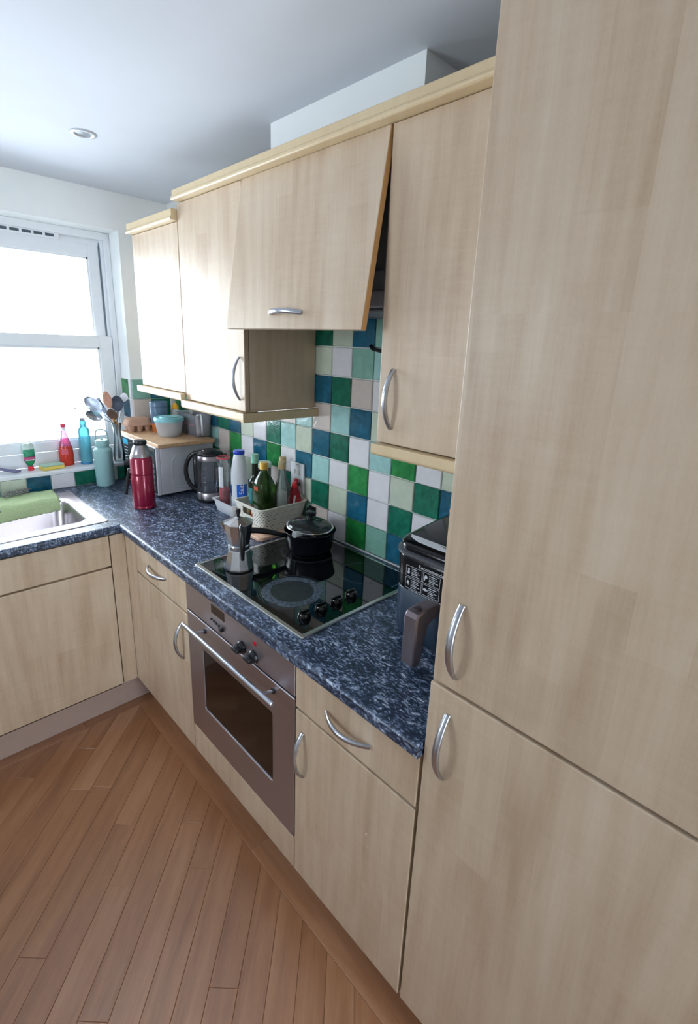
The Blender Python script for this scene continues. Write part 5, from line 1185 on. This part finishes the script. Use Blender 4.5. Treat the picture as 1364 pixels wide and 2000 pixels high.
# ------------------------------------------------------------------ window sill things
ZSL = WZ0+0.0005
c = (-0.4770, 0.0760, ZSL); u = thing('aqua_bottle', 'slim aqua blue bottle with a silver top on the window sill', 'bottle', c)
AQ = glass('aqua_plastic', (0.35, 0.75, 0.85), 0.1, body=0.75, bodycol=(0.20, 0.56, 0.66))
body('body', [(0, 0), (0.027, 0), (0.029, 0.004), (0.0285, 0.10), (0.0285, 0.172), (0.026, 0.183), (0.016, 0.194), (0.0135, 0.198), (0.0135, 0.204), (0, 0.204)], c, AQ, u)
body('foot', [(0, 0.0003), (0.0295, 0.0003), (0.0300, 0.008), (0.0285, 0.012), (0, 0.012)], c, simple('blue_foot', '2b7fae', 0.3), u)
body('collar', [(0, 0.204), (0.0145, 0.204), (0.0145, 0.224), (0, 0.224)], c, AQ, u, 24); body('top', [(0, 0.224), (0.0115, 0.224), (0.0115, 0.238), (0.010, 0.240), (0, 0.240)], c, simple('top_metal', '6f7680', 0.3, metal=0.6), u, 24)
c = (-0.5660, 0.0920, ZSL); u = thing('spray_bottle', 'pink and red waisted cleaning bottle with a red cap on the window sill', 'bottle', c)
PK = glass('red_liquid', (1.0, 0.25, 0.15), 0.05, body=0.7, bodycol=(0.85, 0.09, 0.05)); PK2 = glass('pink_plastic', (0.95, 0.45, 0.65), 0.08, body=0.55, bodycol=(0.8, 0.22, 0.45))
body('lower_body', [(0, 0), (0.030, 0), (0.034, 0.004), (0.0325, 0.030), (0.0345, 0.052), (0.0330, 0.082), (0.029, 0.100), (0, 0.100)], c, PK, u, sy=0.75)
body('upper_body', [(0, 0.100), (0.029, 0.100), (0.018, 0.142), (0.011, 0.172), (0.0105, 0.180), (0, 0.180)], c, PK2, u, sy=0.8)
body('neck', [(0, 0.180), (0.0095, 0.180), (0.0095, 0.197), (0, 0.197)], c, WHITEPL, u, 20); body('cap', [(0, 0.197), (0.0125, 0.197), (0.0120, 0.213), (0, 0.214)], c, simple('crimson_cap', 'd03050', 0.35), u, 20)
band('label', (c[0], c[1], c[2]), 0.0300, 0.060, 0.090, AC-0.9, AC+0.9, simple('label_pink', 'd45a6a', 0.5), u)
c = (-0.7320, 0.0760, ZSL); u = thing('washing_up_bottle', 'upside-down clear washing-up bottle with green liquid and a red cap on the sill', 'bottle', c)
CLEAR2 = glass('clear_bottle', (0.95, 0.98, 0.96), 0.05)
body('bottle', [(0, 0.022), (0.010, 0.024), (0.017, 0.034), (0.024, 0.052), (0.0245, 0.085), (0.022, 0.120), (0.016, 0.146), (0.006, 0.158), (0, 0.159)], c, CLEAR2, u, sy=0.6)
body('liquid', [(0, 0.0235), (0.0095, 0.025), (0.0165, 0.035), (0.0215, 0.045), (0, 0.046)], c, glass('green_liquid', (0.1, 0.9, 0.5), 0.05, body=0.6, bodycol=(0.02, 0.65, 0.28)), u, sy=0.6)
body('cap', [(0, 0), (0.013, 0), (0.014, 0.003), (0.0125, 0.020), (0, 0.022)], c, simple('cap_red', 'd0283c', 0.35), u, 20)
def lab(name, z0, z1, k0, k1, mat):
    bm = bmesh.new(); R_ = []
    for z, hw in ((z0, k0), ((z0+z1)/2, max(k0, k1)), (z1, k1)):
        R_.append([tuple(Vector(c)+Vector((hw*math.cos(a)*1.0, (hw*0.62)*math.sin(a), z))) for a in [2*PI*i/24 for i in range(24)]])
    loft(bm, R_); fin(name, bm, mat, u, smooth=True, auto=50)
lab('label', 0.070, 0.105, 0.0250, 0.0240, simple('label_green', '2e8f6c', 0.5, var=0.5, scale=60)); lab('label', 0.105, 0.135, 0.0240, 0.0195, simple('label_pale', 'c8dcd6', 0.5, var=0.3, scale=70)); lab('label', 0.056, 0.068, 0.0240, 0.0250, simple('label_magenta', 'c65080', 0.5))
# sponge
c = (-0.645, 0.058, ZSL); u = thing('sponge', 'yellow sponge with a pale green scouring face on the front of the sill', 'sponge', c, rz=0.15)
def lbox(name, parent, x, y, z0, z1, bev, mat):
    bm = bmesh.new(); box(bm, -x, x, -y, y, z0, z1, bev)
    return fin(name, bm, mat, parent, world=False)
lbox('foam', u, 0.048, 0.032, 0.0, 0.017, 0.003, simple('sponge_yellow', 'e2c860', 0.9, var=0.15, scale=300, bump=0.5)); lbox('scouring_pad', u, 0.048, 0.032, 0.0172, 0.024, 0.002, simple('scour_green', 'a9c7b4', 0.95, var=0.15, scale=300, bump=0.5))
# dish brush
c = (-0.865, 0.090, ZSL); u = thing('dish_brush', 'grey-purple curved brush handle at the left end of the visible sill', 'brush', c)
bm = bmesh.new(); sweep(bm, [(-0.99, 0.100, ZSL+0.024), (-0.93, 0.095, ZSL+0.034), (-0.88, 0.080, ZSL+0.032), (-0.835, 0.062, ZSL+0.018), (-0.800, 0.052, ZSL+0.010), (-0.780, 0.050, ZSL+0.010)], [(0.007, 0.006), (0.008, 0.006), (0.009, 0.007), (0.010, 0.007), (0.012, 0.009), (0.008, 0.006)], 12); fin('handle', bm, simple('brush_handle', '6c6c8c', 0.4), u, smooth=True)
bm = bmesh.new(); lathe(bm, [(0, 0), (0.018, 0), (0.020, 0.010), (0.016, 0.026), (0, 0.028)], (-1.00, 0.100, ZSL), 20); fin('bristle_head', bm, simple('bristles', 'd8dde2', 0.8, var=0.2, scale=200), u, smooth=True)

# utensil vase
c = (-0.3230, 0.0400, ZSL); u = thing('utensil_vase', 'clear waisted glass vase on the sill crammed with cooking utensils', 'vase', c)
bm = bmesh.new(); lathe(bm, [(0, 0.0), (0.026, 0.0), (0.028, 0.004), (0.030, 0.035), (0.024, 0.085), (0.0175, 0.130), (0.018, 0.165), (0.025, 0.205), (0.0235, 0.205), (0.0165, 0.165), (0.0160, 0.130), (0.022, 0.085), (0.028, 0.035), (0.024, 0.006), (0, 0.005)], c, 32, cap=False); fin('glass', bm, CLEAR, u, smooth=True, auto=50)
VB = Vector((-0.323, 0.040, ZSL+0.012)); VT = Vector((-0.323, 0.040, ZSL+0.205))
CDIR = Vector((-0.66, -0.70, 0.18)).normalized()
def utensil(name, label, tip, mat, kind, w=0.03, hl=0.07, group=None, hmat=None):
    """shaft from the vase foot, through its mouth, to a head at tip"""
    tip = Vector(tip); top = VT+Vector(((tip.x-VT.x)*0.12, (tip.y-VT.y)*0.12, 0.0)); top = Vector((VT.x+max(-0.014, min(0.014, (tip.x-VT.x)*0.2)), VT.y+max(-0.012, min(0.012, (tip.y-VT.y)*0.2)), VT.z))
    bot = VB+Vector(((VT.x-top.x)*0.5, (VT.y-top.y)*0.5, 0))
    mid = Vector(((VB.x+VT.x)/2, (VB.y+VT.y)/2, ZSL+0.13))
    dr_ = (tip-top).normalized(); neck = tip-dr_*hl
    o = thing(name, label, 'utensil', tuple(VB), 'cooking utensils in the glass vase')
    bm = bmesh.new(); sweep(bm, [bot, mid, top, top.lerp(neck, 0.5), neck], 0.0026, 8, up=CDIR); fin('shaft', bm, hmat or mat, o, smooth=True)
    side = dr_.cross(CDIR).normalized(); nn = side.cross(dr_).normalized()
    bm = bmesh.new()
    if kind in ('spoon', 'ladle', 'wood', 'slice'):
        n = 12; rings = []
        for i in range(n+1):
            t = i/n
            if kind == 'slice': hw = w*(0.55+0.45*t) if t > 0.08 else w*0.3
            else: hw = w*math.sin(PI*(0.06+0.90*t))**0.6
            dep = {'spoon': 0.008, 'ladle': 0.020, 'wood': 0.004, 'slice': 0.001}[kind]*math.sin(PI*t)
            th = 0.0012 if kind != 'wood' else 0.003
            cen = neck+dr_*hl*t
            rings.append([tuple(cen+side*(hw*math.cos(a))+nn*(th*math.sin(a)-dep*(1-math.cos(a)**2))) for a in [2*PI*k/16 for k in range(16)]])
        loft(bm, rings)
        fin('head', bm, mat, o, smooth=True, auto=70)
        if kind == 'slice':
            for k in (-1, 0, 1):
                b2 = bmesh.new(); p0 = neck+dr_*hl*0.3+side*w*0.4*k; p1 = neck+dr_*hl*0.85+side*w*0.5*k; sweep(b2, [p0+nn*0.0012, p1+nn*0.0012], [(0.0018, 0.0006)]*2, 8, up=nn); fin('slot', b2, BLACKMAT, o)
    elif kind == 'whisk':
        for k in range(5):
            b2 = bmesh.new(); a = PI*k/5; sd = side*math.cos(a)+nn*math.sin(a)
            pts = [neck+dr_*hl*t+sd*w*math.sin(PI*t)**0.8*(1 if t < 1 else 0) for t in [i/10 for i in range(11)]]+[neck+dr_*hl*t-sd*w*math.sin(PI*t)**0.8 for t in [1-i/10 for i in range(1, 11)]]
            sweep(b2, pts, 0.0008, 5, up=CDIR, cap=False); fin('wire', b2, mat, o)
        bm.free()
    return o
SS = simple('utensil_steel', 'a9adb4', 0.28, metal=1.0); GN = simple('grey_nylon', '4a5464', 0.4); BW = simple('dark_wood', '6b4f42', 0.6, var=0.15, scale=60); LW = simple('utensil_wood', 'b5826a', 0.6, var=0.15, scale=60)
PS = simple('pale_steel', 'b9bec8', 0.22, metal=0.85)
utensil('serving_spoon', 'largest shiny steel spoon, upper left in the vase', (-0.452, 0.075, 1.345), PS, 'spoon', 0.034, 0.105)
utensil('serving_spoon', 'second steel spoon lying lowest to the left of the vase', (-0.470, 0.030, 1.275), PS, 'spoon', 0.026, 0.085)
utensil('fish_slice', 'pale grey slotted slice between steel spoon and wooden spoon', (-0.398, 0.086, 1.335), simple('slice_grey', '8d96a3', 0.4), 'slice', 0.020, 0.085)
utensil('wooden_spoon', 'reddish brown wooden spoon, tallest in the vase', (-0.357, 0.066, 1.372), LW, 'wood', 0.023, 0.085)
utensil('ladle', 'dark grey nylon ladle at the right of the vase', (-0.310, 0.030, 1.352), GN, 'ladle', 0.034, 0.080)
utensil('stirring_spoon', 'dark brown spoon lowest in the middle of the vase', (-0.358, 0.006, 1.288), BW, 'wood', 0.028, 0.065)
utensil('spatula', 'white rubber spatula leaning to the right over the vase', (-0.262, 0.050, 1.362), WHITEPL, 'wood', 0.022, 0.045, hmat=SS)
utensil('whisk', 'thin wire whisk leaning far left out of the vase', (-0.520, 0.045, 1.300), SS, 'whisk', 0.012, 0.120)
utensil('peeler', 'orange handled tool low in the front of the vase', (-0.345, 0.018, 1.235), simple('orange_wood', 'd8952f', 0.5), 'wood', 0.010, 0.095)
# props leaning on the microwave door: bag of snacks
